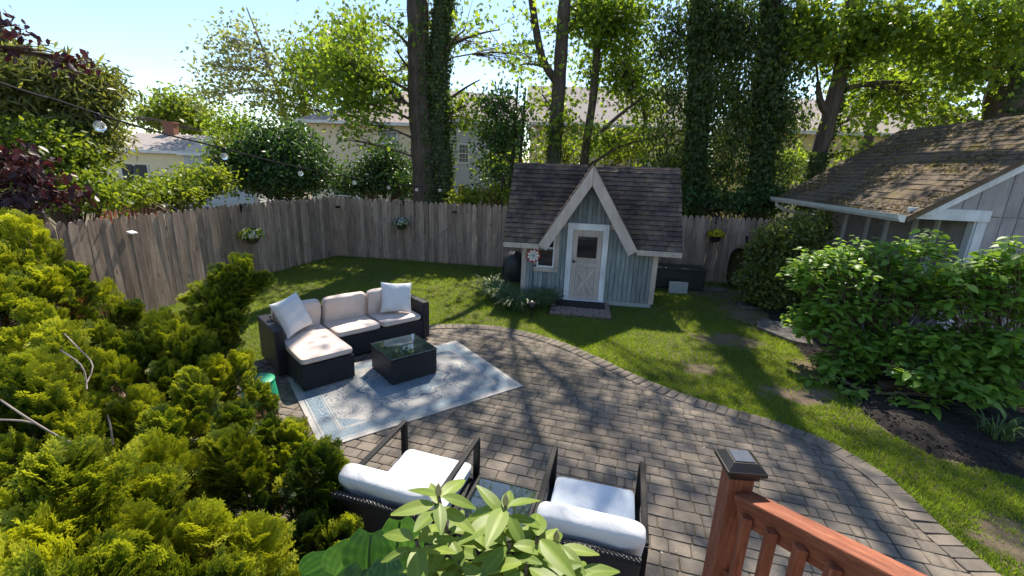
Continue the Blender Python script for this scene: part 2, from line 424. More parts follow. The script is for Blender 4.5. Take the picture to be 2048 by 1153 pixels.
def mat_ground():
    m, nt, b = new_mat('lawn_soil')
    v = coords(nt, 'Object')
    n = N(nt, 'TexNoise', Vector=v, Scale=0.9, Detail=6, Roughness=0.6)
    f = N(nt, 'TexNoise', Vector=v, Scale=45, Detail=4, Roughness=0.7)
    g = ramp(nt, f.outputs[0], [(0.3, (0.05, 0.06, 0.022)), (0.7, (0.12, 0.12, 0.04))])
    s = ramp(nt, f.outputs[0], [(0.3, (0.11, 0.075, 0.05)), (0.7, (0.22, 0.155, 0.105))])
    col = mixc(nt, ramp(nt, n.outputs[0], [(0.45, (0.35, 0.35, 0.35)), (0.62, (0.95, 0.95, 0.95))]), g, s)
    nt.links.new(col, b.inputs['Base Color']); b.inputs['Roughness'].default_value = 1.0
    bump(nt, b, f.outputs[0], 0.6, 0.03)
    return m
M['ground'] = mat_ground()

def mat_paver():
    m, nt, b = new_mat('concrete_paver')
    oi = N(nt, 'ObjectInfo'); geo = N(nt, 'NewGeometry')
    v = coords(nt, 'Object')
    wv = N(nt, 'VectorMath', _operation='ADD', i0=geo.outputs['Position'], i1=(3, 5, 0))
    n = N(nt, 'TexNoise', Vector=wv.outputs[0], Scale=14, Detail=8, Roughness=0.7)
    big = N(nt, 'TexNoise', Vector=wv.outputs[0], Scale=1.3, Detail=4)
    fine = N(nt, 'TexNoise', Vector=wv.outputs[0], Scale=120, Detail=3)
    a = N(nt, 'Attribute', _attribute_name='tint')
    rnd = mth(nt, 'FRACT', mth(nt, 'ADD', oi.outputs['Random'], mth(nt, 'MULTIPLY', a.outputs['Fac'], 7.3)))
    base = ramp(nt, rnd, [(0.0, (0.145, 0.128, 0.11)), (0.35, (0.18, 0.156, 0.13)), (0.7, (0.215, 0.184, 0.151)), (1.0, (0.16, 0.143, 0.124))])
    col = mixc(nt, 0.8, base, ramp(nt, n.outputs[0], [(0.25, (0.6, 0.6, 0.6)), (0.75, (1.3, 1.28, 1.25))]), 'MULTIPLY')
    col = mixc(nt, 0.6, col, ramp(nt, big.outputs[0], [(0.35, (0.6, 0.58, 0.57)), (0.65, (1.15, 1.12, 1.08))]), 'MULTIPLY')
    dv = N(nt, 'VectorMath', _operation='DISTANCE', i0=geo.outputs['Position'], i1=(0.35, 5.75, 0.04))
    sn = N(nt, 'TexNoise', Vector=geo.outputs['Position'], Scale=3.0, Detail=7, Roughness=0.7)
    stain = mth(nt, 'MULTIPLY', ramp(nt, sn.outputs[0], [(0.42, (0, 0, 0)), (0.6, (1, 1, 1))]), ramp(nt, mth(nt, 'MULTIPLY', dv.outputs['Value'], 0.7), [(0.35, (0.75, 0.75, 0.75)), (1.0, (0, 0, 0))]))
    col = mixc(nt, stain, col, (0.055, 0.052, 0.036))
    nt.links.new(col, b.inputs['Base Color']); b.inputs['Roughness'].default_value = 0.9
    b.inputs['Specular IOR Level'].default_value = 0.25
    bump(nt, b, mth(nt, 'ADD', n.outputs[0], mth(nt, 'MULTIPLY', fine.outputs[0], 0.5)), 0.5, 0.008)
    return m
M['paver'] = mat_paver()
M['joint'] = mat_simple('joint_sand', (0.14, 0.115, 0.085), 1.0, (0.075, 0.068, 0.04), 14, 0.5)

def mat_shingle(name, stops, moss=0.0):
    m, nt, b = new_mat(name)
    oi = N(nt, 'ObjectInfo'); geo = N(nt, 'NewGeometry')
    n = N(nt, 'TexNoise', Vector=geo.outputs['Position'], Scale=9, Detail=8, Roughness=0.7)
    big = N(nt, 'TexNoise', Vector=geo.outputs['Position'], Scale=1.6, Detail=5, Roughness=0.65)
    fine = N(nt, 'TexNoise', Vector=geo.outputs['Position'], Scale=150, Detail=2)
    col = ramp(nt, mth(nt, 'ADD', mth(nt, 'MULTIPLY', big.outputs[0], 0.6), mth(nt, 'ADD', mth(nt, 'MULTIPLY', n.outputs[0], 0.35), mth(nt, 'MULTIPLY', oi.outputs['Random'], 0.07))), stops)
    col = mixc(nt, 0.5, col, ramp(nt, fine.outputs[0], [(0.3, (0.6, 0.6, 0.6)), (0.7, (1.3, 1.3, 1.3))]), 'MULTIPLY')
    if moss:
        mn = N(nt, 'TexNoise', Vector=geo.outputs['Position'], Scale=3.2, Detail=7, Roughness=0.7)
        mf = ramp(nt, mn.outputs[0], [(0.52, (0, 0, 0)), (0.62, (moss, moss, moss))])
        col = mixc(nt, mf, col, ramp(nt, n.outputs[0], [(0.35, (0.09, 0.075, 0.02)), (0.7, (0.22, 0.16, 0.035))]))
    nt.links.new(col, b.inputs['Base Color']); b.inputs['Roughness'].default_value = 0.95
    b.inputs['Specular IOR Level'].default_value = 0.25
    bump(nt, b, mth(nt, 'ADD', n.outputs[0], fine.outputs[0]), 0.7, 0.012)
    return m
M['shingle'] = mat_shingle('dark_weathered_shingle', [(0.40, (0.045, 0.036, 0.033)), (0.53, (0.12, 0.09, 0.078)), (0.66, (0.27, 0.19, 0.15))], 0.35)
M['shingle_edge'] = mat_simple('shade_toned_shingle_edge', (0.018, 0.015, 0.014), 1.0)  # near-black butt faces paint in the shadow line below each course
M['moss_shingle'] = mat_shingle('mossy_shingle', [(0.38, (0.085, 0.064, 0.046)), (0.55, (0.17, 0.13, 0.095)), (0.7, (0.28, 0.215, 0.16))], 0.85)

def mat_rug(a, bb):
    """blue and cream distressed carpet, half size a x bb (object coordinates in metres)"""
    m, nt, b = new_mat('blue_cream_rug')
    v = coords(nt, 'Object')
    s = N(nt, 'SeparateXYZ', Vector=v); X, Y = s.outputs[0], s.outputs[1]
    ax, ay = mth(nt, 'ABSOLUTE', X), mth(nt, 'ABSOLUTE', Y)
    d = mth(nt, 'MINIMUM', mth(nt, 'SUBTRACT', a, ax), mth(nt, 'SUBTRACT', bb, ay))
    cb = N(nt, 'CombineXYZ', X=ax, Y=ay, Z=0.0).outputs[0]
    warp = N(nt, 'TexNoise', Vector=cb, Scale=3.5, Detail=2)
    wv = N(nt, 'VectorMath', _operation='MULTIPLY_ADD', i0=warp.outputs['Color'], i1=(0.22, 0.22, 0), i2=cb).outputs[0]
    vo = N(nt, 'TexVoronoi', Vector=wv, Scale=5.2, _feature='DISTANCE_TO_EDGE')
    vo2 = N(nt, 'TexVoronoi', Vector=wv, Scale=5.2)
    ring = mth(nt, 'SINE', mth(nt, 'MULTIPLY', vo2.outputs['Distance'], 40.0))
    scroll = mth(nt, 'MULTIPLY', mth(nt, 'GREATER_THAN', mth(nt, 'ADD', ring, mth(nt, 'SINE', mth(nt, 'MULTIPLY', warp.outputs[0], 90.0))), 0.75), mth(nt, 'LESS_THAN', vo.outputs['Distance'], 0.2))
    wav = N(nt, 'TexNoise', Vector=wv, Scale=13, Detail=2, Distortion=2.5)
    flor = mth(nt, 'GREATER_THAN', mth(nt, 'SINE', mth(nt, 'MULTIPLY', wav.outputs[0], 34.0)), 0.35)
    # central medallion
    r = mth(nt, 'SQRT', mth(nt, 'ADD', mth(nt, 'POWER', mth(nt, 'MULTIPLY', ax, 1.0 / (a * 0.62)), 2.0), mth(nt, 'POWER', mth(nt, 'MULTIPLY', ay, 1.0 / (bb * 0.7)), 2.0)))
    th = N(nt, 'Math', _operation='ARCTAN2', i0=Y, i1=X).outputs[0]
    lob = mth(nt, 'ADD', r, mth(nt, 'MULTIPLY', mth(nt, 'SINE', mth(nt, 'MULTIPLY', th, 12.0)), 0.05))
    med = mth(nt, 'LESS_THAN', lob, 0.62)
    medl = mth(nt, 'LESS_THAN', mth(nt, 'ABSOLUTE', mth(nt, 'SUBTRACT', lob, 0.72)), 0.025)
    corner = mth(nt, 'GREATER_THAN', mth(nt, 'ADD', mth(nt, 'DIVIDE', ax, a), mth(nt, 'DIVIDE', ay, bb)), 1.25)
    dense = mth(nt, 'MAXIMUM', med, corner)
    field = mth(nt, 'MAXIMUM', mth(nt, 'MULTIPLY', flor, dense), mth(nt, 'MAXIMUM', mth(nt, 'MULTIPLY', scroll, mth(nt, 'SUBTRACT', 1.0, med)), medl))
    # border
    vb = N(nt, 'TexVoronoi', Vector=v, Scale=17.0)
    br = mth(nt, 'GREATER_THAN', mth(nt, 'SINE', mth(nt, 'MULTIPLY', vb.outputs['Distance'], 26.0)), 0.1)
    inb = mth(nt, 'MULTIPLY', mth(nt, 'GREATER_THAN', d, 0.075), mth(nt, 'LESS_THAN', d, 0.215))
    ln = mth(nt, 'ADD', mth(nt, 'COMPARE', d, 0.055, 0.007), mth(nt, 'ADD', mth(nt, 'COMPARE', d, 0.228, 0.006), mth(nt, 'COMPARE', d, 0.253, 0.004)))
    inf = mth(nt, 'GREATER_THAN', d, 0.26)
    msk = mth(nt, 'ADD', mth(nt, 'MULTIPLY', br, inb), mth(nt, 'ADD', ln, mth(nt, 'MULTIPLY', field, inf)), clamp=True)
    wear = N(nt, 'TexNoise', Vector=v, Scale=2.4, Detail=7, Roughness=0.68)
    wst = N(nt, 'TexNoise', Vector=N(nt, 'Mapping', Vector=v, Scale=(8, 90, 1)).outputs[0], Scale=1.5, Detail=4)
    wf = ramp(nt, mth(nt, 'ADD', mth(nt, 'MULTIPLY', wear.outputs[0], 0.65), mth(nt, 'MULTIPLY', wst.outputs[0], 0.35)), [(0.4, (0.12, 0.12, 0.12)), (0.6, (0.95, 0.95, 0.95))])
    f = mth(nt, 'MULTIPLY', msk, wf)
    cream = ramp(nt, wst.outputs[0], [(0.3, (0.29, 0.295, 0.295)), (0.7, (0.44, 0.41, 0.365))])
    haze = mth(nt, 'MULTIPLY', mth(nt, 'MAXIMUM', mth(nt, 'MULTIPLY', dense, inf), inb), 0.6)
    col = mixc(nt, haze, cream, (0.15, 0.225, 0.285))
    col = mixc(nt, f, col, (0.05, 0.115, 0.175))
    nt.links.new(col, b.inputs['Base Color']); b.inputs['Roughness'].default_value = 0.95
    b.inputs['Specular IOR Level'].default_value = 0.15
    wv2 = N(nt, 'TexNoise', Vector=N(nt, 'Mapping', Vector=v, Scale=(60, 300, 1)).outputs[0], Scale=1.0, Detail=2)
    bump(nt, b, mth(nt, 'ADD', wv2.outputs[0], mth(nt, 'MULTIPLY', msk, 0.4)), 0.35, 0.004)
    return m

# ------------------------------------------------------------------ 2-D helpers
def inside(P, poly):
    P = np.asarray(P); poly = np.asarray(poly); c = np.zeros(len(P), bool); n = len(poly); j = n - 1
    for i in range(n):
        xi, yi = poly[i]; xj, yj = poly[j]
        t = ((yi > P[:, 1]) != (yj > P[:, 1])) & (P[:, 0] < (xj - xi) * (P[:, 1] - yi) / (yj - yi + 1e-12) + xi)
        c ^= t; j = i
    return c
def seg_dist(P, line):
    P = np.asarray(P); D = np.full(len(P), 1e9)
    for a, b in zip(line[:-1], line[1:]):
        a = np.array(a); b = np.array(b); ab = b - a
        t = np.clip(((P - a) @ ab) / (ab @ ab), 0, 1); D = np.minimum(D, np.linalg.norm(P - (a + t[:, None] * ab), axis=1))
    return D
def seg_dist_fast(P, line): return seg_dist(P, np.asarray(line)[::6])
def smooth_line(pts, step=0.05):
    """Catmull-Rom through points, resampled"""
    P = np.array(pts, float); Q = np.vstack([2 * P[0] - P[1], P, 2 * P[-1] - P[-2]]); out = []
    for i in range(1, len(Q) - 2):
        for t in np.linspace(0, 1, 20, endpoint=False):
            p0, p1, p2, p3 = Q[i - 1:i + 3]
            out.append(0.5 * (2 * p1 + (p2 - p0) * t + (2 * p0 - 5 * p1 + 4 * p2 - p3) * t * t + (3 * p1 - p0 - 3 * p2 + p3) * t ** 3))
    out.append(P[-1]); out = np.array(out)
    L = np.r_[0, np.cumsum(np.linalg.norm(np.diff(out, axis=0), axis=1))]
    s = np.arange(0, L[-1], step)
    return np.stack([np.interp(s, L, out[:, k]) for k in range(out.shape[1])], 1)

# ================================================================== THE SETTING
g = MB(); R_ = 900.0
g.add([(-R_, -R_, 0), (R_, -R_, 0), (R_, R_, 0), (-R_, R_, 0)], [(0, 1, 2, 3)])
tag(g.build('ground', M['ground']), 'lawn soil running under the whole yard and beyond', 'ground', kind='structure')

PATIO_EDGE = [(-3.35, 4.85), (-3.25, 5.25), (-2.75, 5.95), (-2.1, 6.5), (-1.4, 6.8), (-1.0, 6.9), (-0.34, 6.92), (0.32, 6.66), (0.84, 6.27), (1.28, 5.77), (1.58, 5.36), (2.02, 4.88), (2.48, 4.54), (2.91, 4.27), (3.2, 3.99), (3.34, 3.74), (3.42, 3.45), (3.42, 3.14), (3.38, 2.85), (3.38, 2.4), (3.4, 1.6), (3.4, 0.6)]
EDGE = smooth_line(PATIO_EDGE, 0.05)
PATIO = [tuple(p) for p in EDGE] + [(3.4, 0.2), (-1.45, 0.2), (-1.45, 1.6), (-1.75, 2.4), (-2.4, 3.2), (-3.1, 4.1)]
PATIO_A = np.array(PATIO)
pb = MB(); pb.slab(PATIO, 0.002, 0.032)
patio = tag(pb.build('patio', M['joint']), 'grey brown concrete paver patio with a curved edge', 'patio', kind='structure')

# pavers -----------------------------------------------------------
def paver_mesh(i):
    r = random.Random(100 + i)
    pts = []
    for (sx, sy) in ((-1, -1), (1, -1), (1, 1), (-1, 1)):
        cx, cy = 0.5 * sx * (1 - r.uniform(0, .035)), 0.5 * sy * (1 - r.uniform(0, .05))
        c = r.uniform(.025, .075)
        a = (cx - sx * c, cy - sy * r.uniform(-.01, .012)); e = (cx - sx * r.uniform(-.01, .012), cy - sy * c)
        pts += [a, e] if sx * sy < 0 else [e, a]
    n = 8; vs = []
    for s, z in ((1.0, 0.0), (1.0, 0.90), (0.965, 1.0)):
        vs += [(p[0] * s, p[1] * s, z + (r.uniform(-.04, .04) if z == 1 else 0)) for p in pts]
    fs = [tuple(range(16, 24))]
    for k in (0, 8):
        fs += [(k + j, k + (j + 1) % n, k + 8 + (j + 1) % n, k + 8 + j) for j in range(n)]
    me = bpy.data.meshes.new('paver'); me.from_pydata(vs, [], fs); me.update(); me.materials.append(M['paver'])
    return me, np.array(vs), fs
PV = [paver_mesh(i) for i in range(10)]
pav = []   # (x,y,z,rot,sx,sy,h)
ang = math.radians(-15); ca, sa = math.cos(ang), math.sin(ang)
y = -3.0; row = 0
while y < 9.0:
    h = random.choice((0.085, 0.12, 0.13, 0.165)); x = -6.0 + U(0, 0.2)
    while x < 6.0:
        w = random.choice((0.075, 0.12, 0.13, 0.16, 0.17, 0.2)) + U(-.01, .01)
        if h > 0.15 and random.random() < 0.3:
            k = U(0.4, 0.6); parts = [(y + h * k / 2, h * k), (y + h * (k + 1) / 2, h * (1 - k))]
        else: parts = [(y + h / 2, h)]
        for cy, hh in parts:
            X = (x + w / 2) * ca - cy * sa; Yw = (x + w / 2) * sa + cy * ca
            pav.append((X, Yw, 0.006 + U(-0.0015, 0.0015), ang + U(-.03, .03), w - U(.004, .008), hh - U(.004, .008), 0.034 + U(-.001, .002)))
        x += w
    y += h; row += 1
pav = np.array(pav)
ed_ = seg_dist_fast(pav[:, :2], EDGE); keep = inside(pav[:, :2], PATIO_A) & (ed_ > 0.10)
pav[:, 2] -= np.where(ed_ < 0.30, 0.004, 0); pav = pav[keep]
border = []
i = 0
step = 0.108
acc = np.r_[0, np.cumsum(np.linalg.norm(np.diff(EDGE, axis=0), axis=1))]
for s in np.arange(0.05, acc[-1], step):
    p = np.array([np.interp(s, acc, EDGE[:, k]) for k in (0, 1)]); q = np.array([np.interp(min(s + .03, acc[-1]), acc, EDGE[:, k]) for k in (0, 1)])
    t = q - p
    if np.linalg.norm(t) < 1e-4: continue
    t /= np.linalg.norm(t); nn = np.array([t[1], -t[0]]); c = p + nn * 0.10
    border.append((c[0], c[1], 0.008, math.atan2(t[1], t[0]) + U(-.02, .02), step - 0.007, 0.205, 0.04 + U(-.003, .003)))
pav = np.vstack([pav, np.array(border)])
vis = []
for r in pav:
    px, py, k = proj((r[0], r[1], 0.04))
    ok = 0 < px < 2048 and 600 < py < 1160 and px > 560
    vis.append((r[4] * r[5] / (k * k) * (1 if ok else 0)))
order = np.argsort(-np.array(vis))
rest = Cloud()
for n_, idx in enumerate(order):
    r = pav[idx]; v = random.randrange(10)
    if n_ < 298 and vis[idx] > 0:
        o = link_mesh('paver', PV[v][0], None, patio, (r[0], r[1], r[2]), (0, 0, r[3]), (r[4], r[5], r[6]))
    else:
        vv = PV[v][1] * np.array([r[4], r[5], r[6]]); c, s_ = math.cos(r[3]), math.sin(r[3])
        vv = np.stack([vv[:, 0] * c - vv[:, 1] * s_ + r[0], vv[:, 0] * s_ + vv[:, 1] * c + r[1], vv[:, 2] + r[2]], 1)
        fq = []
        for f in PV[v][2]:
            if len(f) == 8: fq += [(f[0], f[1], f[2], f[3]), (f[0], f[3], f[4], f[7]), (f[4], f[5], f[6], f[7])]
            else: fq.append(f)
        rest.add(vv, np.array(fq), random.random())
rest.build('paver', M['paver'], patio, kind='stuff')

# mulch bed on the right, planting bed on the left -----------------
BED = [(5.25, 9.6), (5.0, 8.3), (4.72, 7.3), (4.42, 6.1), (4.16, 4.9), (4.05, 4.2), (4.2, 3.8), (4.9, 3.45), (6.0, 3.2), (9, 3.0), (9, 6.5), (7.3, 7.3), (6.6, 10.3)]
BED_A = np.array([tuple(p) for p in smooth_line(BED + [BED[0]], 0.15)])
def lumpy(poly, name, mat, label, z=0.03, seed=1, cell=0.09):
    r = np.random.default_rng(seed); lo, hi = poly.min(0), poly.max(0)
    xs = np.arange(lo[0], hi[0], cell); ys = np.arange(lo[1], hi[1], cell)
    XX, YY = np.meshgrid(xs, ys); P = np.stack([XX.ravel(), YY.ravel()], 1)
    ins = inside(P, poly); dd = seg_dist(P, np.vstack([poly, poly[:1]]))
    Z = np.where(ins, z * np.clip(dd / 0.25, 0.15, 1) + r.uniform(-.012, .012, len(P)), -0.02)
    V = np.c_[P, Z]; nx = len(xs); F_ = []
    I = np.arange(len(P)).reshape(len(ys), nx)
    q = np.stack([I[:-1, :-1].ravel(), I[:-1, 1:].ravel(), I[1:, 1:].ravel(), I[1:, :-1].ravel()], 1)
    q = q[ins[q].any(1)]
    o = link_mesh(name, np_mesh(name, V, q, smooth=True), mat)
    return tag(o, label, 'bed', kind='structure')
lumpy(BED_A, 'mulch_bed', M['mulch'], 'dark mulch bed along the shed', 0.05)
LEFT_BED = np.array([(-6.0, 0.2), (-1.5, 0.2), (-1.5, 1.6), (-1.8, 2.4), (-2.45, 3.25), (-3.15, 4.15), (-3.4, 4.9), (-4.4, 5.5), (-6.0, 5.6)])
lumpy(LEFT_BED, 'planting_bed', M['soil'], 'brown soil bed under the golden cypress shrubs', 0.03, 2, 0.12)
SIDE = [(4.75, 7.0), (5.0, 7.9)]
# ------------------------------------------------------------------ lawn grass
FENCE_L = [(-6.25, 3.6), (-6.12, 5.4), (-5.95, 7.6), (-5.6, 9.9), (-4.95, 12.2)]
FENCE_B = [(-4.95, 12.2), (6.75, 10.5)]
PH_O, PH_R = Vector((0.2, 8.73, 0)), math.radians(-8.3)
def ph(lx, ly): 
    c, s = math.cos(PH_R), math.sin(PH_R); return (PH_O.x + lx * c - ly * s, PH_O.y + lx * s + ly * c)
LAWN = np.array(FENCE_L + [(6.4, 10.5), (5.4, 9.4), (5.0, 8.2), (4.7, 7.3), (4.42, 6.1), (4.15, 4.9), (4.05, 4.2), (4.2, 3.75), (5.0, 3.4), (6.5, 3.1), (6.5, 0.8), (3.3, 0.8), (3.3, 3), (-3.2, 4.4), (-5, 5.3), (-6.1, 5.6)])
PHF = np.array([ph(-0.05, -0.05), ph(2.65, -0.05), ph(2.65, 1.8), ph(-0.05, 1.8)])
STEP_F = np.array([ph(0.62, -0.98), ph(1.78, -0.98), ph(1.78, 0.0), ph(0.62, 0.0)])
DIRT = [(3.55, 6.75, .55, .32), (3.6, 4.95, .5, .22), (4.3, 5.6, .3, .5), (4.75, 8.3, .55, 1.4), (4.6, 9.8, 1.1, .5), (3.95, 2.7, .35, .3), (2.6, 5.6, .25, .2), (-2.95, 5.9, .22, .3)]
def grass(nb):
    P = np.c_[RNG.uniform(-6.4, 6.6, nb * 4), RNG.uniform(0.8, 12.4, nb * 4)]
    P = P[inside(P, LAWN)]
    P = P[~inside(P, PHF) & ~inside(P, STEP_F)]
    dist = np.hypot(P[:, 0], P[:, 1])
    pr = np.clip(6.0 / dist, 0.45, 1.3) / 1.3
    for (cx, cy, rx, ry) in DIRT:
        e = ((P[:, 0] - cx) / rx) ** 2 + ((P[:, 1] - cy) / ry) ** 2 + .5 * np.sin(P[:, 0] * 9 + cx) * np.sin(P[:, 1] * 11 + cy) + .3 * np.sin(P[:, 0] * 23 + P[:, 1] * 17)
        pr = pr * np.clip((e - 0.5) / 0.9, 0.06, 1)
    P = P[RNG.random(len(P)) < pr]
    ip = np.where(inside(P, PATIO_A[::2]))[0]
    drop = np.zeros(len(P), bool); drop[ip] = seg_dist_fast(P[ip], EDGE) > 0.03
    P = P[~drop][:nb]
    pr = np.ones(len(P))
    P = P[RNG.random(len(P)) < pr][:nb]
    n = len(P)
    cl = np.sin(P[:, 0] * 2.1 + 1.3 * np.sin(P[:, 1] * 1.7)) * 0.5 + np.sin(P[:, 1] * 3.3 + P[:, 0]) * 0.3
    L = RNG.uniform(0.025, 0.062, n) * (1 + 0.25 * cl)
    ed = np.minimum(seg_dist_fast(P, EDGE), np.minimum(seg_dist(P, np.array(FENCE_L)), seg_dist(P, np.array(FENCE_B))))
    L *= 1 + 0.6 * np.exp(-ed / 0.08)
    D = np.c_[RNG.normal(0, .55, n), RNG.normal(0, .55, n), np.ones(n)]
    Nn = np.c_[RNG.normal(0, 1, (n, 2)), np.zeros(n)]
    t = np.clip(0.45 + 0.22 * cl + RNG.normal(0, .2, n), 0, 1)
    V, Fc, T = scatter(BLADE[0], BLADE[1], np.c_[P, np.zeros(n)], D, Nn, np.c_[RNG.uniform(.0045, .009, n), L, L], t)
    me = np_mesh('lawn_grass', V, Fc, T)
    tag(link_mesh('lawn_grass', me, M['grass']), 'short green lawn grass around the patio', 'grass', kind='stuff')
grass(330000)
# ================================================================== FENCES
PICK_H = 1.65
def picket_mesh(i):
    r = random.Random(i); w = 0.128; t = 0.018; h = PICK_H * r.uniform(.99, 1.012)
    hw = w / 2; poly = [(-hw, 0), (hw, 0), (hw, h - .13), (hw * .93, h - .085), (hw * .68, h - .04), (hw * .36, h - .010), (0, h), (-hw * .36, h - .010), (-hw * .68, h - .04), (-hw * .93, h - .085), (-hw, h - .13)]
    poly = [(x + (r.uniform(-.002, .002)), z) for x, z in poly]
    m = MB(); m.prism(poly, -t / 2, t / 2); me = m.mesh('picket'); me.materials.append(M['fence']); return me
PK = [picket_mesh(i) for i in range(8)]
def build_fence(line, label, first=0.0):
    root = empty('picket_fence', (line[0][0], line[0][1], 0)); tag(root, label, 'fence', 'weathered picket fences around the yard')
    L = smooth_line(line, 0.02) if len(line) > 2 else np.array([np.array(line[0]) + (np.array(line[1]) - np.array(line[0])) * t for t in np.linspace(0, 1, 600)])
    acc = np.r_[0, np.cumsum(np.linalg.norm(np.diff(L, axis=0), axis=1))]
    org = Vector((line[0][0], line[0][1], 0))
    s = first + 0.07; k = 0
    while s < acc[-1] + 0.02:
        p = [np.interp(s, acc, L[:, j]) for j in (0, 1)]; q = [np.interp(min(s + .05, acc[-1]), acc, L[:, j]) for j in (0, 1)]
        a = math.atan2(q[1] - p[1], q[0] - p[0])
        c, s_ = math.cos(a), math.sin(a); off = U(-.004, .004)
        link_mesh('picket', random.choice(PK), None, root, Vector((p[0] - s_ * off, p[1] + c * off, U(-.015, .0))) - org, (U(-.008, .008), U(-.009, .009), a + U(-.02, .02)))
        s += 0.1305 + U(-.002, .003); k += 1
    # rails and posts behind the boards
    n = max(1, int(acc[-1] / 2.4))
    ss = np.linspace(0.1, acc[-1] - 0.1, n + 1)
    pts = [np.array([np.interp(v, acc, L[:, j]) for j in (0, 1)]) for v in ss]
    for i, p in enumerate(pts):
        d = (pts[min(i + 1, n)] - pts[max(i - 1, 0)]); d /= np.linalg.norm(d); nn = np.array([-d[1], d[0]])
        c = p + nn * 0.105
        m = MB(); m.box((c[0] - org.x, c[1] - org.y, 0.80), (0.09, 0.09, 1.62)); m.build('post', M['fence'], root)
        if i < n:
            for z in (0.3, 0.85, 1.35):
                m = MB(); sub = np.linspace(ss[i], ss[i + 1], 7); pp = [np.array([np.interp(v, acc, L[:, j]) for j in (0, 1)]) + nn * .043 for v in sub]
                for p0, p1 in zip(pp[:-1], pp[1:]): m.bar((p0[0] - org.x, p0[1] - org.y, z), (p1[0] - org.x, p1[1] - org.y, z), 0.036, 0.085)
                m.build('rail', M['fence'], root)
    return root
build_fence(FENCE_L, 'weathered grey picket fence running along the left side of the lawn')
build_fence(FENCE_B, 'weathered brown grey picket fence across the back, behind the little blue playhouse', -0.06)

# ================================================================== PLAYHOUSE
house = empty('playhouse', PH_O, PH_R)
tag(house, 'small blue green wooden playhouse with steep gable over its beige door', 'playhouse')
PW, PD = 2.58, 1.72
EAVE_Z, RIDGE_Z, RIDGE_Y, OVER = 1.20, 2.66, 0.85, 0.28
GX, GH = 1.24, 0.90            # front gable centre and half width
m = MB(); m.box((PW / 2, PD / 2, 0.72), (PW - .04, PD - .02, 1.30)); m.prism([(GX - .72, 1.3), (GX + .72, 1.3), (GX, 2.46)], 0.012, 0.5)
core = m.build('wall', M['blue_siding'], house)
m = MB(); m.box((PW / 2, PD / 2, 0.04), (PW - .02, PD, 0.10)); m.build('concrete_base', M['concrete'], house)
def roof_z(x):
    a = 1.33; gz = RIDGE_Z - abs(x - GX) * (RIDGE_Z - EAVE_Z) / GH - 0.14
    return max(a, gz)
x = 0.06
while x < PW - 0.08:
    w = 0.088
    za, zb = roof_z(x + .004), roof_z(x + w - .004)
    pl = MB(); pl.prism([(x, 0.09), (x + w - .010, 0.09), (x + w - .010, zb), (x, za)], -0.016, 0.010)
    pl.build('plank', M['blue_siding'], core)
    x += w
for i in range(18):
    pl = MB(); pl.box((0.008, 0.06 + i * .094, 0.72), (0.022, 0.084, 1.26)); pl.build('plank', M['blue_siding'], core)
for i in range(18):
    pl = MB(); pl.box((PW - .008, 0.06 + i * .094, 0.72), (0.022, 0.084, 1.26)); pl.build('plank', M['blue_siding'], core)
for xx in (-0.02, PW + 0.02):
    m = MB(); m.box((xx + (.045 if xx < 1 else -.045), -0.022, 0.72), (0.1, 0.03, 1.26)); m.build('corner_trim', M['beige_trim'], house, bevel=.004)
for xx, ww in ((.725, .24), (1.765, .24)): MB().box((xx, -0.020, 1.555), (ww, 0.022, 0.085)).build('gable_band', M['beige_trim'], house, bevel=.003)
# door surround and door
DX0, DX1, DTOP = 0.85, 1.64, 1.60
fr = MB(); fr.box((DX0 + .055, -.042, DTOP / 2 + .03), (.11, .05, DTOP - .06)); fr.box((DX1 - .055, -.042, DTOP / 2 + .03), (.11, .05, DTOP - .06)); fr.box(((DX0 + DX1) / 2, -.045, DTOP - .062), (DX1 - DX0 + .004, .058, .125))
fr.build('door_frame', M['white_trim'], house, bevel=.004)
m = MB(); m.box(((DX0 + DX1) / 2, -.07, 0.055), (DX1 - DX0 + .02, .13, .07)); m.build('door_sill', M['white_trim'], house, bevel=.006)
a0, a1, z0, z1 = DX0 + .115, DX1 - .115, 0.095, DTOP - .13
dw = a1 - a0
door = MB().box(((a0 + a1) / 2, -.026, (z0 + z1) / 2), (dw, .018, z1 - z0)).build('door', M['beige_trim'], house)
def board(c, d, name='board', mat='beige_trim', par=None): return MB().box(c, d).build(name, M[mat], par or door, bevel=.003)
fy = -.043
board((a0 + .045, fy, (z0 + z1) / 2), (.09, .016, z1 - z0), 'stile'); board((a1 - .045, fy, (z0 + z1) / 2), (.09, .016, z1 - z0), 'stile')
for zc, hh in ((z0 + .045, .09), (z1 - .06, .12), (z0 + .70, .085)):
    board(((a0 + a1) / 2, fy + .001, zc), (dw - .18, .015, hh), 'rail')
for i in range(5):
    board((a0 + .09 + (i + .5) * (dw - .18) / 5, -.0365, z0 + .37), ((dw - .18) / 5 - .007, .006, .57), 'board')
b0, b1, c0, c1 = a0 + .09, a1 - .09, z0 + .09, z0 + .66
m = MB().bar((b0 + .02, fy - .004, c0), (b1 - .02, fy - .004, c1), .012, .065, up=(0, -1, 0)); 
for k, (p, q) in enumerate((((b0 + .01, c0 + .02), (b1 - .01, c1 - .02)), ((b0 + .01, c1 - .02), (b1 - .01, c0 + .02)))):
    d = Vector((q[0] - p[0], 0, q[1] - p[1])).normalized(); nrm = Vector((-d.z, 0, d.x)) * .032
    P0, P1 = Vector((p[0], 0, p[1])), Vector((q[0], 0, q[1]))
    poly = [P0 - nrm, P1 - nrm, P1 + nrm, P0 + nrm]
    MB().prism([(v.x, v.z) for v in poly], fy - .012 - .004 * k, fy + .004).build('cross_brace', M['beige_trim'], door, bevel=.002)
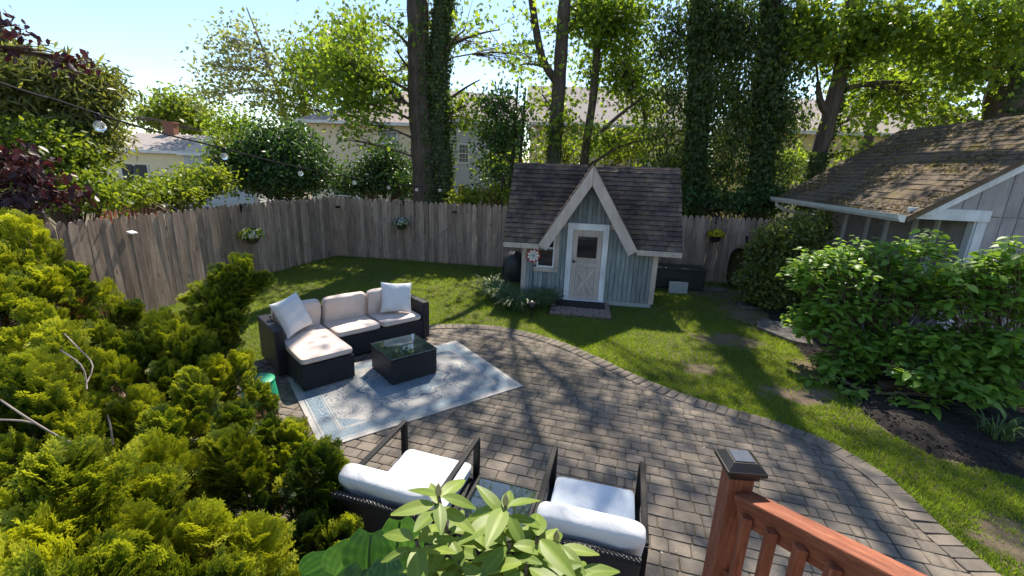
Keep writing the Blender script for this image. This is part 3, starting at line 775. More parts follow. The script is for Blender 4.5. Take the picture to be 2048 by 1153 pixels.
MB().box(((a0 + a1) / 2, -.039, z0 + 1.06), (dw - .19, .008, .44)).build('window_pane', M['glass_dark'], door)
MB().lathe([(0.0, 0), (.024, .001), (.028, .012), (.022, .028), (.011, .034), (.011, .05)], 14, M=Matrix.Translation((a0 + .045, fy - .052, z0 + .76)) @ Matrix.Rotation(-math.pi / 2, 4, 'X')).build('door_knob', M['bronze'], door, smooth=True)
# window
win = MB(); wx0, wx1, wz0, wz1 = 0.19, 0.71, 0.60, 1.42
wt = MB(); wt.box((wx1 - .045, -.032, (wz0 + wz1) / 2 + .05), (.09, .03, wz1 - wz0 - .1)); wt.box(((wx0 + wx1) / 2 - .001, -.034, wz0 + .045), (wx1 - wx0, .034, .09)); wt.box((wx0 + .045, -.032, (wz0 + wz1) / 2 + .05), (.09, .03, wz1 - wz0 - .1))
wtr = wt.build('window', M['beige_trim'], house, bevel=.003)
v0, v1, u0, u1 = wx0 + .09, wx1 - .09, wz0 + .09, 1.40
wf = MB(); wf.box((v0 + .014, -.040, (u0 + u1) / 2), (.028, .03, u1 - u0)); wf.box((v1 - .014, -.040, (u0 + u1) / 2), (.028, .03, u1 - u0))
for zc in (u0 + .018, (u0 + u1) / 2 + .04, u1 - .014): wf.box(((v0 + v1) / 2, -.041, zc), (v1 - v0 - .05, .028, .032))
wf.build('sash', M['white_trim'], wtr, bevel=.002)
MB().box(((v0 + v1) / 2, -.030, u0 + .18), (v1 - v0 - .05, .006, .33)).build('pane', M['glass_dark'], wtr)
MB().box(((v0 + v1) / 2, -.027, u1 - .17), (v1 - v0 - .05, .006, .30)).build('pane', M['glass_dark'], wtr)
# roof : deck slabs, fascia, shingles
RX0, RX1 = -0.36, PW + 0.38
slope = math.atan2(RIDGE_Z - EAVE_Z, RIDGE_Y + OVER); SL = math.hypot(RIDGE_Z - EAVE_Z, RIDGE_Y + OVER)
def on_roof(sx, d, lift): # point on main front slope: x, distance from eave up the slope, lift along the normal
    return Vector((sx, -OVER + d * math.cos(slope) - lift * math.sin(slope), EAVE_Z + d * math.sin(slope) + lift * math.cos(slope)))
rf = MB()
def half_gab(z): return GH * max(0, (RIDGE_Z - z)) / (RIDGE_Z - EAVE_Z)
for sx0, sx1, side in ((RX0, GX, -1), (GX, RX1, 1)):
    if side < 0: q = [on_roof(RX0, 0, 0), on_roof(GX - GH, 0, 0), on_roof(GX, SL, 0), on_roof(RX0, SL, 0)]
    else: q = [on_roof(GX + GH, 0, 0), on_roof(RX1, 0, 0), on_roof(RX1, SL, 0), on_roof(GX, SL, 0)]
    dn = Vector((0, 0, -0.035))
    rf.add(q + [p + dn for p in q], [(0, 1, 2, 3), (7, 6, 5, 4), (0, 4, 5, 1), (1, 5, 6, 2), (2, 6, 7, 3), (3, 7, 4, 0)])
bk = [Vector((RX1, RIDGE_Y, RIDGE_Z)), Vector((RX0, RIDGE_Y, RIDGE_Z)), Vector((RX0, 2 * RIDGE_Y + OVER, EAVE_Z)), Vector((RX1, 2 * RIDGE_Y + OVER, EAVE_Z))]
rf.add(bk + [p + Vector((0, 0, -.035)) for p in bk], [(0, 1, 2, 3), (7, 6, 5, 4), (0, 4, 5, 1), (1, 5, 6, 2), (2, 6, 7, 3), (3, 7, 4, 0)])
# end walls of the roof triangle
for xx in (RX0 + .30, RX1 - .30): rf.prism([(-.0, 0), (.01, 0), (.01, .01)], 0, .01) if False else None
roof = rf.build('roof', M['shingle'], house)
for xx in (0.0, PW - .02):
    e = MB(); e.add([(xx, 0.02, 1.34), (xx, PD - .02, 1.34), (xx, RIDGE_Y, 2.5), (xx + .02, 0.02, 1.34), (xx + .02, PD - .02, 1.34), (xx + .02, RIDGE_Y, 2.5)], [(0, 2, 1), (3, 4, 5), (0, 1, 4, 3), (1, 2, 5, 4), (2, 0, 3, 5)]); e.build('gable_end', M['blue_siding'], house)
def shingle_mesh(i):
    r = random.Random(300 + i); w, d, t = 1.0, 1.0, 1.0
    vs = [(0, 0 + r.uniform(-.03, .03), 1), (w, 0 + r.uniform(-.03, .03), 1 + r.uniform(-.2, .2)), (w, d, .25), (0, d, .25), (0, 0, .1), (w, 0, .1), (w, d, 0), (0, d, 0)]
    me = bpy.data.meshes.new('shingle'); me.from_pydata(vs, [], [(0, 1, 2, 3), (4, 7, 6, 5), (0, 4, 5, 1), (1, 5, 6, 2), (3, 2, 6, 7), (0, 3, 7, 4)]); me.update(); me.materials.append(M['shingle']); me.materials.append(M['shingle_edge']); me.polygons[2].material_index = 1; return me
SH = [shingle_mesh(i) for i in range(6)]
expo = 0.108; nc = int(SL / expo) + 1; cnt = 0
rotm = Matrix.Rotation(slope, 4, 'X')
for c in range(nc):
    d0 = c * expo - 0.015; z = EAVE_Z + d0 * math.sin(slope); hg = half_gab(z + 0.02) + 0.012
    x = RX0 - 0.015 - (0.12 if c % 2 else 0.0)
    while x < RX1:
        w = 0.24 + U(-.03, .03); xa, xb = max(x, RX0 - .012), min(x + w, RX1 + .012)
        segs = [(xa, xb)]
        if xb > GX - hg and xa < GX + hg:
            segs = []
            if xa < GX - hg: segs.append((xa, GX - hg))
            if xb > GX + hg: segs.append((GX + hg, xb))
        for s0, s1 in segs:
            if s1 - s0 < .03: continue
            dl = min(expo * 1.18, SL - d0)
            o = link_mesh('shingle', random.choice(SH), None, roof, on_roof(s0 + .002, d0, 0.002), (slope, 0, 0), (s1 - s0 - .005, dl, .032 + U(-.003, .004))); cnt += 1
        x += w
# ridge cap and gable roof
rc = MB()
for k in range(11):
    xa = RX0 + k * (RX1 - RX0) / 11; xb = xa + (RX1 - RX0) / 11 - .004
    if xa < GX + .05 and xb > GX - .05: continue
    rc.add([(xa, RIDGE_Y - .075, RIDGE_Z - .07), (xb, RIDGE_Y - .075, RIDGE_Z - .07), (xb, RIDGE_Y, RIDGE_Z + .035), (xa, RIDGE_Y, RIDGE_Z + .035), (xa, RIDGE_Y + .075, RIDGE_Z - .07), (xb, RIDGE_Y + .075, RIDGE_Z - .07)], [(0, 1, 2, 3), (3, 2, 5, 4)])
rc.build('ridge_cap', M['shingle'], roof)
gf = -0.34
for side in (-1, 1):
    gs = MB(); nrow = 14
    for c in range(nrow):
        t0, t1 = c / nrow, (c + 1) / nrow
        za, zb = EAVE_Z + t0 * (RIDGE_Z - EAVE_Z), EAVE_Z + t1 * (RIDGE_Z - EAVE_Z)
        xa, xb = GX + side * GH * (1 - t0), GX + side * GH * (1 - t1)
        ya, yb = -OVER + (za - EAVE_Z) / math.tan(slope), -OVER + (zb - EAVE_Z) / math.tan(slope)
        l0, l1 = .034, .022
        q = [(xa + side * l0 * .85, gf, za + l0 * .5), (xa + side * l0 * .85, ya + .02, za + l0 * .5), (xb + side * l1 * .85, yb + .02, zb + l1 * .5), (xb + side * l1 * .85, gf, zb + l1 * .5)]
        ql = [(xa - side * .012, gf, za - .012), (xa - side * .012, ya + .02, za - .012), (xb - side * .012, yb + .02, zb - .012), (xb - side * .012, gf, zb - .012)]
        gs.add(q + ql, [(0, 1, 2, 3), (4, 7, 6, 5), (0, 4, 5, 1), (3, 2, 6, 7), (0, 3, 7, 4)])
    gs.build('gable_slope', M['shingle'], roof)
gc = MB(); gc.add([(GX - .07, gf - .004, RIDGE_Z - .05), (GX - .07, RIDGE_Y, RIDGE_Z - .05), (GX, RIDGE_Y, RIDGE_Z + .045), (GX, gf - .004, RIDGE_Z + .045), (GX + .07, RIDGE_Y, RIDGE_Z - .05), (GX + .07, gf - .004, RIDGE_Z - .05)], [(0, 3, 2, 1), (3, 5, 4, 2)]); gc.build('gable_cap', M['shingle'], roof)
# barge boards of the front gable and the eave fascias
bw = 0.185; run = Vector((GH, 0, -(RIDGE_Z - EAVE_Z))); 
for side in (-1, 1):
    d = Vector((side * GH, 0, -(RIDGE_Z - EAVE_Z))).normalized(); nin = Vector((-side * d.z * side, 0, 0))
    inn = Vector((-side * abs(d.z), 0, -abs(d.x)))   # towards the inside of the gable
    top = Vector((GX, 0, RIDGE_Z + .012)); end = top + d * (math.hypot(GH, RIDGE_Z - EAVE_Z) + .035)
    iv = top + Vector((0, 0, -bw / abs(d.x)))
    ie = end + inn * bw
    poly = [(top.x + side * .002, top.z), (end.x, end.z), (ie.x, ie.z), (iv.x + side * .002, iv.z)]
    MB().prism(poly, gf - .03, gf - .002).build('barge_board', M['beige_trim'], house, bevel=.003)
    sf = MB(); sf.prism([(top.x + side * .004, top.z - .03), (end.x, end.z - .02), (end.x + inn.x * .03, end.z + inn.z * .03 - .02), (top.x + side * .004, top.z - .09)], gf, 0.0); sf.build('soffit', M['beige_trim'], house)
for xa, xb in ((RX0, GX - GH - .015), (GX + GH + .015, RX1)):
    MB().box(((xa + xb) / 2, -OVER - .012, EAVE_Z - .055), (xb - xa, .024, .1)).build('fascia', M['beige_trim'], house, bevel=.003)
    MB().box(((xa + xb) / 2, -OVER / 2, EAVE_Z - .09), (xb - xa - .02, OVER - .01, .014)).build('soffit', M['beige_trim'], house)

# step, doormat, flower spinner, lantern --------------------------------------------------
st = empty('brick_step', (*ph(1.2, -0.52), 0), PH_R); tag(st, 'low brick step in front of the playhouse door', 'step')
MB().box((0, 0, 0.02), (1.12, .88, .035)).build('base', M['joint'], st)
for r_ in range(8):
    k = 0; xx = -0.56 + (0.1 if r_ % 2 else 0)
    while xx < 0.55:
        w = min(0.2, 0.56 - xx)
        MB().box((xx + w / 2, -0.385 + r_ * .11, 0.045 + U(-.003, .003)), (w - .01, .1, .055)).build('brick', M['brick'], st, bevel=.006, seg=1)
        xx += 0.2
dm = MB(); dm.slab([(-.46, -.2), (.46, -.2), (.46, .2), (-.46, .2)], 0, .014); dmo = dm.build('doormat', M['mat'], bevel=.004, loc=(*ph(1.2, -.36), .075), rot=(0, 0, PH_R)); tag(dmo, 'black doormat on the brick step of the playhouse', 'doormat')

sp = empty('flower_spinner', G(1062, 600)); spl = sp.location.copy()
tag(sp, 'metal garden stake with red and white flower before the playhouse window', 'garden ornament')
fz = 0.92
MB().tube([(0, 0, 0), (.004, 0, .4), (0, 0, fz)], .006, 6).build('stake', M['black_metal'], sp)
for k in range(12):
    a = k * math.pi / 6 + .26; c, s_ = math.cos(a), math.sin(a)
    p = MB(); L0, L1, w = .06, .155, .036
    p.prism([(L0 * c, fz + L0 * s_), (L1 * .75 * c - w * s_, fz + L1 * .75 * s_ + w * c), (L1 * c, fz + L1 * s_), (L1 * .75 * c + w * s_, fz + L1 * .75 * s_ - w * c)], -.010, -.004); p.build('outer_petal', M['red_paint'], sp)
for k in range(9):
    a = k * 2 * math.pi / 9; c, s_ = math.cos(a), math.sin(a); L1, w = .13, .027
    p = MB(); p.prism([(0.012 * c, fz + .012 * s_), (L1 * .7 * c - w * s_, fz + L1 * .7 * s_ + w * c), (L1 * c, fz + L1 * s_), (L1 * .7 * c + w * s_, fz + L1 * .7 * s_ - w * c)], -.024, -.016); p.build('petal', M['white_paint'], sp)
MB().lathe([(0, -.012), (.018, -.008), (.022, 0)], 12, M=Matrix.Translation((0, -.026, fz)) @ Matrix.Rotation(math.pi / 2, 4, 'X')).build('centre', M['teal_paint'], sp)
st_ = MB(); pts = [( .05 + (.04 if i % 2 == 0 else .016) * math.sin(i * math.pi / 5), fz - .2 + (.04 if i % 2 == 0 else .016) * math.cos(i * math.pi / 5)) for i in range(10)]
st_.prism(pts, -.008, -.003); st_.box((.025, -.005, fz - .2), (.05, .004, .006)); st_.build('star', M['navy_paint'], sp)

lt = empty('path_lantern', G(1062, 638)); tag(lt, 'small solar path lantern standing in the strappy plants', 'lantern')
MB().tube([(0, 0, 0), (0, 0, .17)], .009, 6).build('stake', M['black_metal'], lt)
MB().lathe([(.04, .17), (.05, .175), (.055, .28), (.045, .285)], 10).build('lamp_body', M['glass_dark'], lt, smooth=True)
MB().lathe([(.082, .278), (.085, .288), (.05, .315), (.018, .335), (0, .338)], 14).build('cap', M['bronze'], lt, smooth=True)

# ================================================================== SHED
sh = empty('garden_shed', (6.08, 7.0, 0), math.radians(-8.3))
tag(sh, 'grey garden shed with mossy shingle roof and white gutter on the right', 'shed')
SE, SRZ, SRX, SD = 2.10, 3.78, 2.42, 4.7   # eave height, ridge height, ridge x, depth
CW = 1.02                                # wall starts here (deep eave)
w_ = MB(); w_.prism([(CW, 0.0), (2 * SRX - .3, 0), (2 * SRX - .3, 2.2), (SRX, SRZ - .12), (CW, SE + (SRZ - SE) * CW / SRX - .12)], .06, SD - .1)
shw = w_.build('wall', M['shed_siding'], sh)
x = CW + .11; k = 0
pz = SE + .02
while x < 2 * SRX - .4:
    w = .2; zt = SE + (SRZ - SE) * (1 - abs(x + w / 2 - SRX) / SRX) - .17
    MB().box((x + w / 2, .04, pz / 2 + .05), (w - .012, .024, pz - .1)).build('siding_board', M['shed_siding'], shw)
    za = SE + (SRZ - SE) * (1 - abs(x - SRX) / SRX) - .14; zb = SE + (SRZ - SE) * (1 - abs(x + w - .012 - SRX) / SRX) - .14
    MB().prism([(x, pz + .014), (x + w - .012, pz + .014), (x + w - .012, zb), (x, za)], .026, .052).build('siding_board', M['shed_siding'], shw)
    x += w
y = .2
while y < SD - .3:
    MB().box((CW - .008, y + .15, 1.2), (.02, .288, 2.3)).build('siding_board', M['shed_siding'], shw); y += .3
for yy in (.75, 1.25, 2.0, 2.6, 3.4): MB().box((CW - .03, yy, 1.15), (.03, .1, 2.2)).build('batten', M['white_trim'], shw, bevel=.003)
ct = MB(); ct.box((CW + .045, .015, 1.07), (.13, .03, 2.1)); ct.build('corner_trim', M['white_trim'], sh, bevel=.004)
MB().box((CW - .028, .09, 1.07), (.03, .13, 2.1)).build('corner_trim', M['white_trim'], sh, bevel=.004)
MB().box((CW / 2 + .06, -.005, SE + .035), (CW + .1, .05, .17)).build('header_board', M['white_trim'], sh, bevel=.005)
x = .34
while x < CW + .1:
    za = SE + (SRZ - SE) * x / SRX - .14; zb = SE + (SRZ - SE) * (x + .188) / SRX - .14
    MB().prism([(x, SE + .115), (x + .188, SE + .115), (x + .188, max(zb, SE + .13)), (x, max(za, SE + .12))], .0, .03).build('siding_board', M['shed_siding'], shw)
    x += .2
# porch ceiling, rake board
MB().box((CW / 2, SD / 2, SE - .03), (CW - .06, SD - .3, .02)).build('soffit', M['shed_siding'], sh)
rk = Vector((SRX, 0, SRZ - SE)).normalized(); rn = Vector((-rk.z, 0, rk.x))
for side in (0, 1):
    p = [(0.10, SE - .0), (SRX, SRZ - .075), (SRX, SRZ - .22), (0.33, SE + .015)]
    if side: p = [(2 * SRX - a_, b_) for a_, b_ in p]
    MB().prism(p, -.06, -.03).build('rake_board', M['white_trim'], sh, bevel=.003)
# roof deck and courses of shingles
rd = MB()
for side in (0, 1):
    f = (lambda x: x) if side == 0 else (lambda x: 2 * SRX - x)
    p = [(f(-.06), SE - .04), (f(SRX), SRZ), (f(SRX), SRZ - .07), (f(-.02), SE - .11)]
    rd.prism(p, -.1, SD)
shr = rd.build('roof', M['moss_shingle'], sh)
sc_ = MB(); sl = math.atan2(SRZ - SE + .04, SRX + .06); SLEN = math.hypot(SRZ - SE + .04, SRX + .06); d0 = 0.0
rs = random.Random(5)
while d0 < SLEN - .02:
    y = -.13
    while y < SD:
        wv = rs.uniform(.18, .32); y1 = min(y + wv, SD + .02); t = .012 + rs.uniform(0, .012); dl = min(.17, SLEN - d0)
        def pt(d, yy, l): return Vector((-.07 + d * math.cos(sl) - l * math.sin(sl), yy, SE - .04 + d * math.sin(sl) + l * math.cos(sl)))
        e0 = d0 - rs.uniform(0, .02)
        q = [pt(e0, y, t), pt(e0 + rs.uniform(-.01, .01), y1 - .004, t + rs.uniform(-.004, .006)), pt(d0 + dl, y1 - .004, .006), pt(d0 + dl, y, .006), pt(e0, y, .001), pt(e0, y1 - .004, .001)]
        sc_.add(q, [(0, 1, 2, 3), (0, 4, 5, 1), (0, 3, 4), (1, 5, 2)])
        y = y1
    d0 += .145
o = sc_.build('shingle', M['moss_shingle'], shr); o['kind'] = 'stuff'
ml = Cloud(); nl = 9000; dd_ = np.random.default_rng(8); da = dd_.uniform(0, SLEN, nl) ** 1.0; ya = dd_.uniform(-.1, SD, nl)
pat = np.sin(ya * 3.1 + 2 * np.sin(da * 2.3)) + np.sin(da * 4.7 + ya) + dd_.normal(0, .7, nl); okp = pat > .2; da, ya = da[okp], ya[okp]; nl = len(da)
Pm = np.c_[-.07 + da * math.cos(sl) - .02 * math.sin(sl), ya, SE - .04 + da * math.sin(sl) + .022 * math.cos(sl)]
am = dd_.uniform(0, 6.28, nl); Dm = np.c_[np.cos(am) * math.cos(sl), np.sin(am), np.cos(am) * math.sin(sl)] + dd_.normal(0, .25, (nl, 3)); Nm = np.array([-math.sin(sl), 0, math.cos(sl)]) + dd_.normal(0, .4, (nl, 3))
ml.add(*scatter(LEAF4[0], LEAF4[1], Pm, Dm, Nm, dd_.uniform(.02, .06, nl)[:, None] * np.ones(3), np.clip(dd_.normal(.45, .25, nl), 0, 1)))
ml.build('moss_litter', mat_leaf('roof_moss', (0.06, 0.045, 0.025), (0.26, 0.19, 0.06), .15, rough=.95, tcol=(1, 1, .8), spec=.1), shr, kind='stuff')
# gutter : open U profile along the eave
gp = [(-.19, SE + .012), (-.185, SE - .05), (-.15, SE - .10), (-.085, SE - .105), (-.08, SE + .0)]
gu = MB(); n = len(gp); ys = [-.14, SD + .02]; inn_ = [(-.183, SE + .012), (-.177, SE - .046), (-.147, SE - .092), (-.09, SE - .096), (-.086, SE)]
vs = [(a_, y_, b_) for y_ in ys for a_, b_ in gp] + [(a_, y_, b_) for y_ in ys for a_, b_ in inn_]
fs = [(i, i + 1, n + i + 1, n + i) for i in range(n - 1)] + [(2 * n + i, 3 * n + i, 3 * n + i + 1, 2 * n + i + 1) for i in range(n - 1)] + [(0, n, 3 * n, 2 * n), (n - 1, 3 * n - 1, 4 * n - 1, 2 * n - 1), (0, 1, 2, 3, 4), (9, 8, 7, 6, 5)]
gu.add(vs, fs); gut = gu.build('gutter', M['white_metal'], sh)
MB().box((-.196, SD / 2 - .06, SE + .004), (.012, SD + .16, .018)).build('lip', M['white_metal'], gut)
MB().tube([(-.13, SD - .25, SE - .1), (-.12, SD - .25, SE - .18), (.1, SD - .25, SE - .30), (.55, SD - .28, SE - .36), (CW - .1, SD - .3, SE - .42), (CW - .06, SD - .3, SE - .55), (CW - .06, SD - .3, .1)], .038, 8).build('downspout', M['white_metal'], sh, smooth=True)

# ================================================================== SEATING
def cushion_mesh(w, d, h, puff=0.5, wr=0.004, seed=0, n=18, e=0.22):
    """rounded upholstered block centred on its base"""
    r = np.random.default_rng(seed); V = []; F_ = []
    ph_ = r.uniform(0, 6, 6)
    def sgn(a, p): return np.sign(a) * np.abs(a) ** p
    for i in range(n + 1):
        la = -math.pi / 2 + math.pi * i / n
        for j in range(2 * n):
            lo = math.pi * j / n
            X = sgn(math.cos(la), e * 1.3) * sgn(math.cos(lo), e); Y = sgn(math.cos(la), e * 1.3) * sgn(math.sin(lo), e); Z = sgn(math.sin(la), .55)
            b = 1 + puff * .25 * max(0, 1 - X * X) * max(0, 1 - Y * Y)
            k = wr * (math.sin(9 * X + ph_[0] + 4 * Y) + math.sin(13 * Y + ph_[1] - 5 * X) * .7 + math.sin(23 * X + ph_[2]) * .4)
            V.append((X * w / 2 + k * .4, Y * d / 2 + k * .4, h / 2 + Z * h / 2 * b + k * (.6 if Z > 0 else 0)))
    m_ = 2 * n
    for i in range(n):
        for j in range(m_): F_.append((i * m_ + j, i * m_ + (j + 1) % m_, (i + 1) * m_ + (j + 1) % m_, (i + 1) * m_ + j))
    return np_mesh('cushion', V, F_, smooth=True)
def pillow_mesh(a, t, seed=0, n=22):
    r = np.random.default_rng(seed); p = r.uniform(0, 6, 8); V = []; F_ = []
    for side in (1, -1):
        for i in range(n + 1):
            for j in range(n + 1):
                u, v = -1 + 2 * i / n, -1 + 2 * j / n
                e = max(0, (1 - u ** 4)) ** .55 * max(0, (1 - v ** 4)) ** .55
                pin = 1 - .09 * ((1 - u * u) * v * v + (1 - v * v) * u * u) ** 1.0
                wr = .006 * math.sin(7 * u + p[0] + 3 * v) + .005 * math.sin(11 * v + p[1] - 2 * u) + .006 * math.sin(16 * (u + v) + p[2]) * (1 - e)
                V.append((u * a / 2 * pin, side * (t / 2 * e + wr * e * .8), v * a / 2 * pin))
    b = (n + 1) ** 2
    for s in (0, 1):
        for i in range(n):
            for j in range(n):
                q = (s * b + i * (n + 1) + j, s * b + (i + 1) * (n + 1) + j, s * b + (i + 1) * (n + 1) + j + 1, s * b + i * (n + 1) + j + 1)
                F_.append(q if s else q[::-1])
    return np_mesh('pillow', V, F_, smooth=True)

# rug -----------------------------------------------------------------
RUG_C = (G(576, 763) + G(1045, 780)) / 2; RW, RD = 2.30, 1.66
rug = MB(); nn = 24
vs = []; fs = []
for i in range(nn + 1):
    for j in range(nn + 1):
        vs.append((-RW / 2 + RW * i / nn, -RD / 2 + RD * j / nn, 0.006 + .0015 * math.sin(i * .9) * math.sin(j * .7)))
for i in range(nn):
    for j in range(nn): fs.append((i * (nn + 1) + j, (i + 1) * (nn + 1) + j, (i + 1) * (nn + 1) + j + 1, i * (nn + 1) + j + 1))
rug.add(vs, fs); rug.slab([(-RW / 2, -RD / 2), (RW / 2, -RD / 2), (RW / 2, RD / 2), (-RW / 2, RD / 2)], -.002, .003)
PAVE_Z = 0.046
tag(rug.build('rug', mat_rug(RW / 2, RD / 2), loc=(RUG_C.x, RUG_C.y, PAVE_Z), rot=(0, 0, math.radians(36.3))), 'blue and cream patterned outdoor rug under the coffee table', 'rug')

# sofa ---------------------------------------------------------------
SY = math.radians(43.0)
so = empty('sectional_sofa', (-2.31, 4.46, PAVE_Z), SY)
tag(so, 'black wicker corner sofa with beige cushions on the patio', 'sofa')
SV = 0.585     # front line of the long seat
MB().box((.97, SV + .36, .165), (1.92, .72, .29)).build('base', M['wicker'], so, bevel=.012)
MB().box((.32, .30, .165), (.60, .60, .29)).build('chaise_base', M['wicker'], so, bevel=.012)
MB().box((-.025, SV + .36, .295), (.11, .75, .56)).build('arm', M['wicker'], so, bevel=.018)
MB().box((1.975, SV + .36, .295), (.11, .75, .56)).build('arm', M['wicker'], so, bevel=.018)
MB().box((.975, SV + .70, .295), (1.90, .10, .55)).build('back_panel', M['wicker'], so, bevel=.018)
for fx, fy_ in ((.06, .05), (.58, .05), (-.04, SV + .05), (1.96, SV + .05), (-.04, SV + .66), (1.96, SV + .66)):
    MB().box((fx, fy_, .012), (.04, .04, .024)).build('foot', M['black_metal'], so)
def cush(name, w, d, h, loc, rot, mat, par, seed, puff=.5, e=.16):
    o = link_mesh(name, cushion_mesh(w, d, h, puff, wr=.007 if name == 'back_cushion' else .004, seed=seed, e=e), M[mat], par, loc, rot)
    if mat != 'pillow':
        sg = lambda a, p: (1 if a > 0 else -1) * abs(a) ** p
        la = math.asin(.62 ** (1 / .55)); cf = math.cos(la) ** (e * 1.3)
        ts = np.linspace(0, 2 * math.pi, 97)
        MB().tube([(cf * sg(math.cos(t), e) * w / 2 * 1.0, cf * sg(math.sin(t), e) * d / 2 * 1.0, h / 2 + .62 * h / 2) for t in ts], .0035, 5, cap=False).build('piping', M['piping'] if mat == 'cushion' else M[mat], o, smooth=True)
    return o
cush('chaise_cushion', .60, 1.15, .085, (.325, .585, .31), (0, 0, 0), 'cushion', so, 1, .6, .12)
cush('seat_cushion', .62, .63, .085, (.955, SV + .315, .31), (0, 0, 0), 'cushion', so, 2, .7, .14)
cush('seat_cushion', .62, .63, .085, (1.60, SV + .315, .31), (0, 0, 0), 'cushion', so, 3, .7, .14)
for i, xx in enumerate((.33, .96, 1.58)):
    cush('back_cushion', .60, .40, .13, (xx, SV + .56, .565), (math.radians(102), 0, 0), 'cushion', so, 5 + i, 1.3, .22)
def world_of(lx, ly, lz): 
    c, s = math.cos(SY), math.sin(SY); return (so.location.x + lx * c - ly * s, so.location.y + lx * s + ly * c, so.location.z + lz)
p1 = link_mesh('throw_pillow', pillow_mesh(.47, .17, 1), M['pillow'], None, world_of(.22, SV + .30, .645), (math.radians(-24), math.radians(-5), SY + math.radians(33)))
tag(p1, 'white square pillow leaning on the left arm of the sofa', 'pillow', 'white throw pillows on the sofa')
p2 = link_mesh('throw_pillow', pillow_mesh(.45, .16, 2), M['pillow'], None, world_of(1.66, SV + .30, .625), (math.radians(-20), math.radians(4), SY + math.radians(-24)))
tag(p2, 'white square pillow at the right end of the sofa', 'pillow', 'white throw pillows on the sofa')

# coffee table -----------------------------------------------------------
tc = (G(777, 727, .36) + G(833, 670, .36)) / 2
ta = math.radians(40.0)
tb = empty('coffee_table', (tc.x, tc.y, PAVE_Z + .006), ta); tag(tb, 'square black wicker coffee table with glass top on the rug', 'table')
MB().box((0, 0, .165), (.60, .60, .31)).build('wicker_body', M['wicker'], tb, bevel=.012)
MB().box((0, 0, .323), (.605, .605, .006)).build('rim', M['black_metal'], tb)
MB().box((0, 0, .331), (.612, .612, .009)).build('glass_top', M['table_glass'], tb, bevel=.003)
for sx in (-1, 1):
    for sy in (-1, 1): MB().box((sx * .26, sy * .26, .006), (.04, .04, .012)).build('foot', M['black_metal'], tb)

# armchairs -----------------------------------------------------------
def armchair(loc, rz, label, flip=0):
    """origin at the middle of the front edge, facing local +y"""
    r = empty('armchair', loc, rz); tag(r, label, 'chair', 'black armchairs with white cushions')
    W, D = .60, .68; b = .03
    for sx in (-1, 1):
        x = sx * W / 2
        f = MB(); f.box((x, -b / 2, .31), (.045, b, .62)); f.build('front_leg', M['black_metal'], r, bevel=.003)
        f = MB(); f.box((x, -D, .29), (.04, b, .58)); f.build('rear_leg', M['black_metal'], r, bevel=.003)
        MB().box((x, -D / 2 - .01, .63), (.036, D + .03, .022)).build('arm', M['black_metal'], r, bevel=.003)
        MB().box((x, -D / 2, .30), (.03, D - .04, .03)).build('side_rail', M['black_metal'], r)
    MB().box((0, -.05, .30), (W - .05, .03, .05)).build('front_rail', M['black_metal'], r)
    MB().box((0, -D / 2, .312), (W - .06, D - .08, .02)).build('seat_panel', M['wicker'], r)
    # reclined wicker back
    bm = MB(); t = math.radians(19)
    Mx = Matrix.Translation((0, -D - .025, .30)) @ Matrix.Rotation(t, 4, 'X')
    bm.box((0, -.02, .19), (W - .055, .035, .40), Mx); bm.build('backrest', M['wicker'], r, bevel=.01)
    MB().tube([Mx @ Vector((-W / 2 + .03, -.02, .385)), Mx @ Vector((0, -.02, .397)), Mx @ Vector((W / 2 - .03, -.02, .385))], .022, 8).build('top_rail', M['wicker'], r, smooth=True)
    cush('seat_cushion', W - .055, .60, .10, (0, -.31, .325), (0, 0, 0), 'chair_cushion', r, 21 + flip, .35, .12)
    o = cush('back_cushion', W - .02, .40, .135, (0, -D + .045, .605), (math.radians(90) + t, 0, 0), 'pillow', r, 31 + flip, .5, .2)
    return r
A = (G(815, 898, .44) + G(950, 932, .44)) / 2; B = (G(1112, 953, .44) + G(1272, 985, .44)) / 2
armchair((A.x, A.y + .01, PAVE_Z - .005), math.radians(-17), 'black armchair with white cushions, the left of the pair in front, beside the cypress')
armchair((B.x, B.y + .01, PAVE_Z - .005), math.radians(-14), 'black armchair with white cushions, the right of the pair, nearest the deck rail', 1)
stc = (G(958, 955, .45) + G(1080, 988, .45)) / 2
stb = empty('side_table', (stc.x, stc.y, PAVE_Z - .005), math.radians(-16)); tag(stb, 'small black side table with dark glass top between the two armchairs', 'table')
MB().box((0, -.24, .425), (.41, .45, .008)).build('glass_top', M['table_glass'], stb, bevel=.002)
fr = MB()
for yy in (-.005, -.475): fr.box((0, yy, .418), (.45, .024, .03))
for xx in (-.213, .213): fr.box((xx, -.24, .418), (.024, .446, .03))
fr.build('frame', M['black_metal'], stb, bevel=.003)
for xx in (-.21, .21):
    for yy in (-.015, -.465): MB().box((xx, yy, .2), (.024, .024, .405)).build('leg', M['black_metal'], stb)
for k in range(5): MB().box((0, -.08 - k * .08, .12), (.40, .055, .014)).build('shelf_slat', M['timber'], stb)

# green stool ----------------------------------------------------------
gs = empty('green_stool', (*G(522, 806)[:2], PAVE_Z - .004)); tag(gs, 'round green plastic stool beside the cypress and the sofa', 'stool')
MB().lathe([(.185, 0), (.18, .02), (.155, .23), (.15, .245), (.14, .25), (0, .248)], 26).build('body', M['green_plastic'], gs, smooth=True)
MB().lathe([(.155, .222), (.162, .226), (.162, .238), (.153, .242)], 26).build('rim', M['green_plastic'], gs, smooth=True)

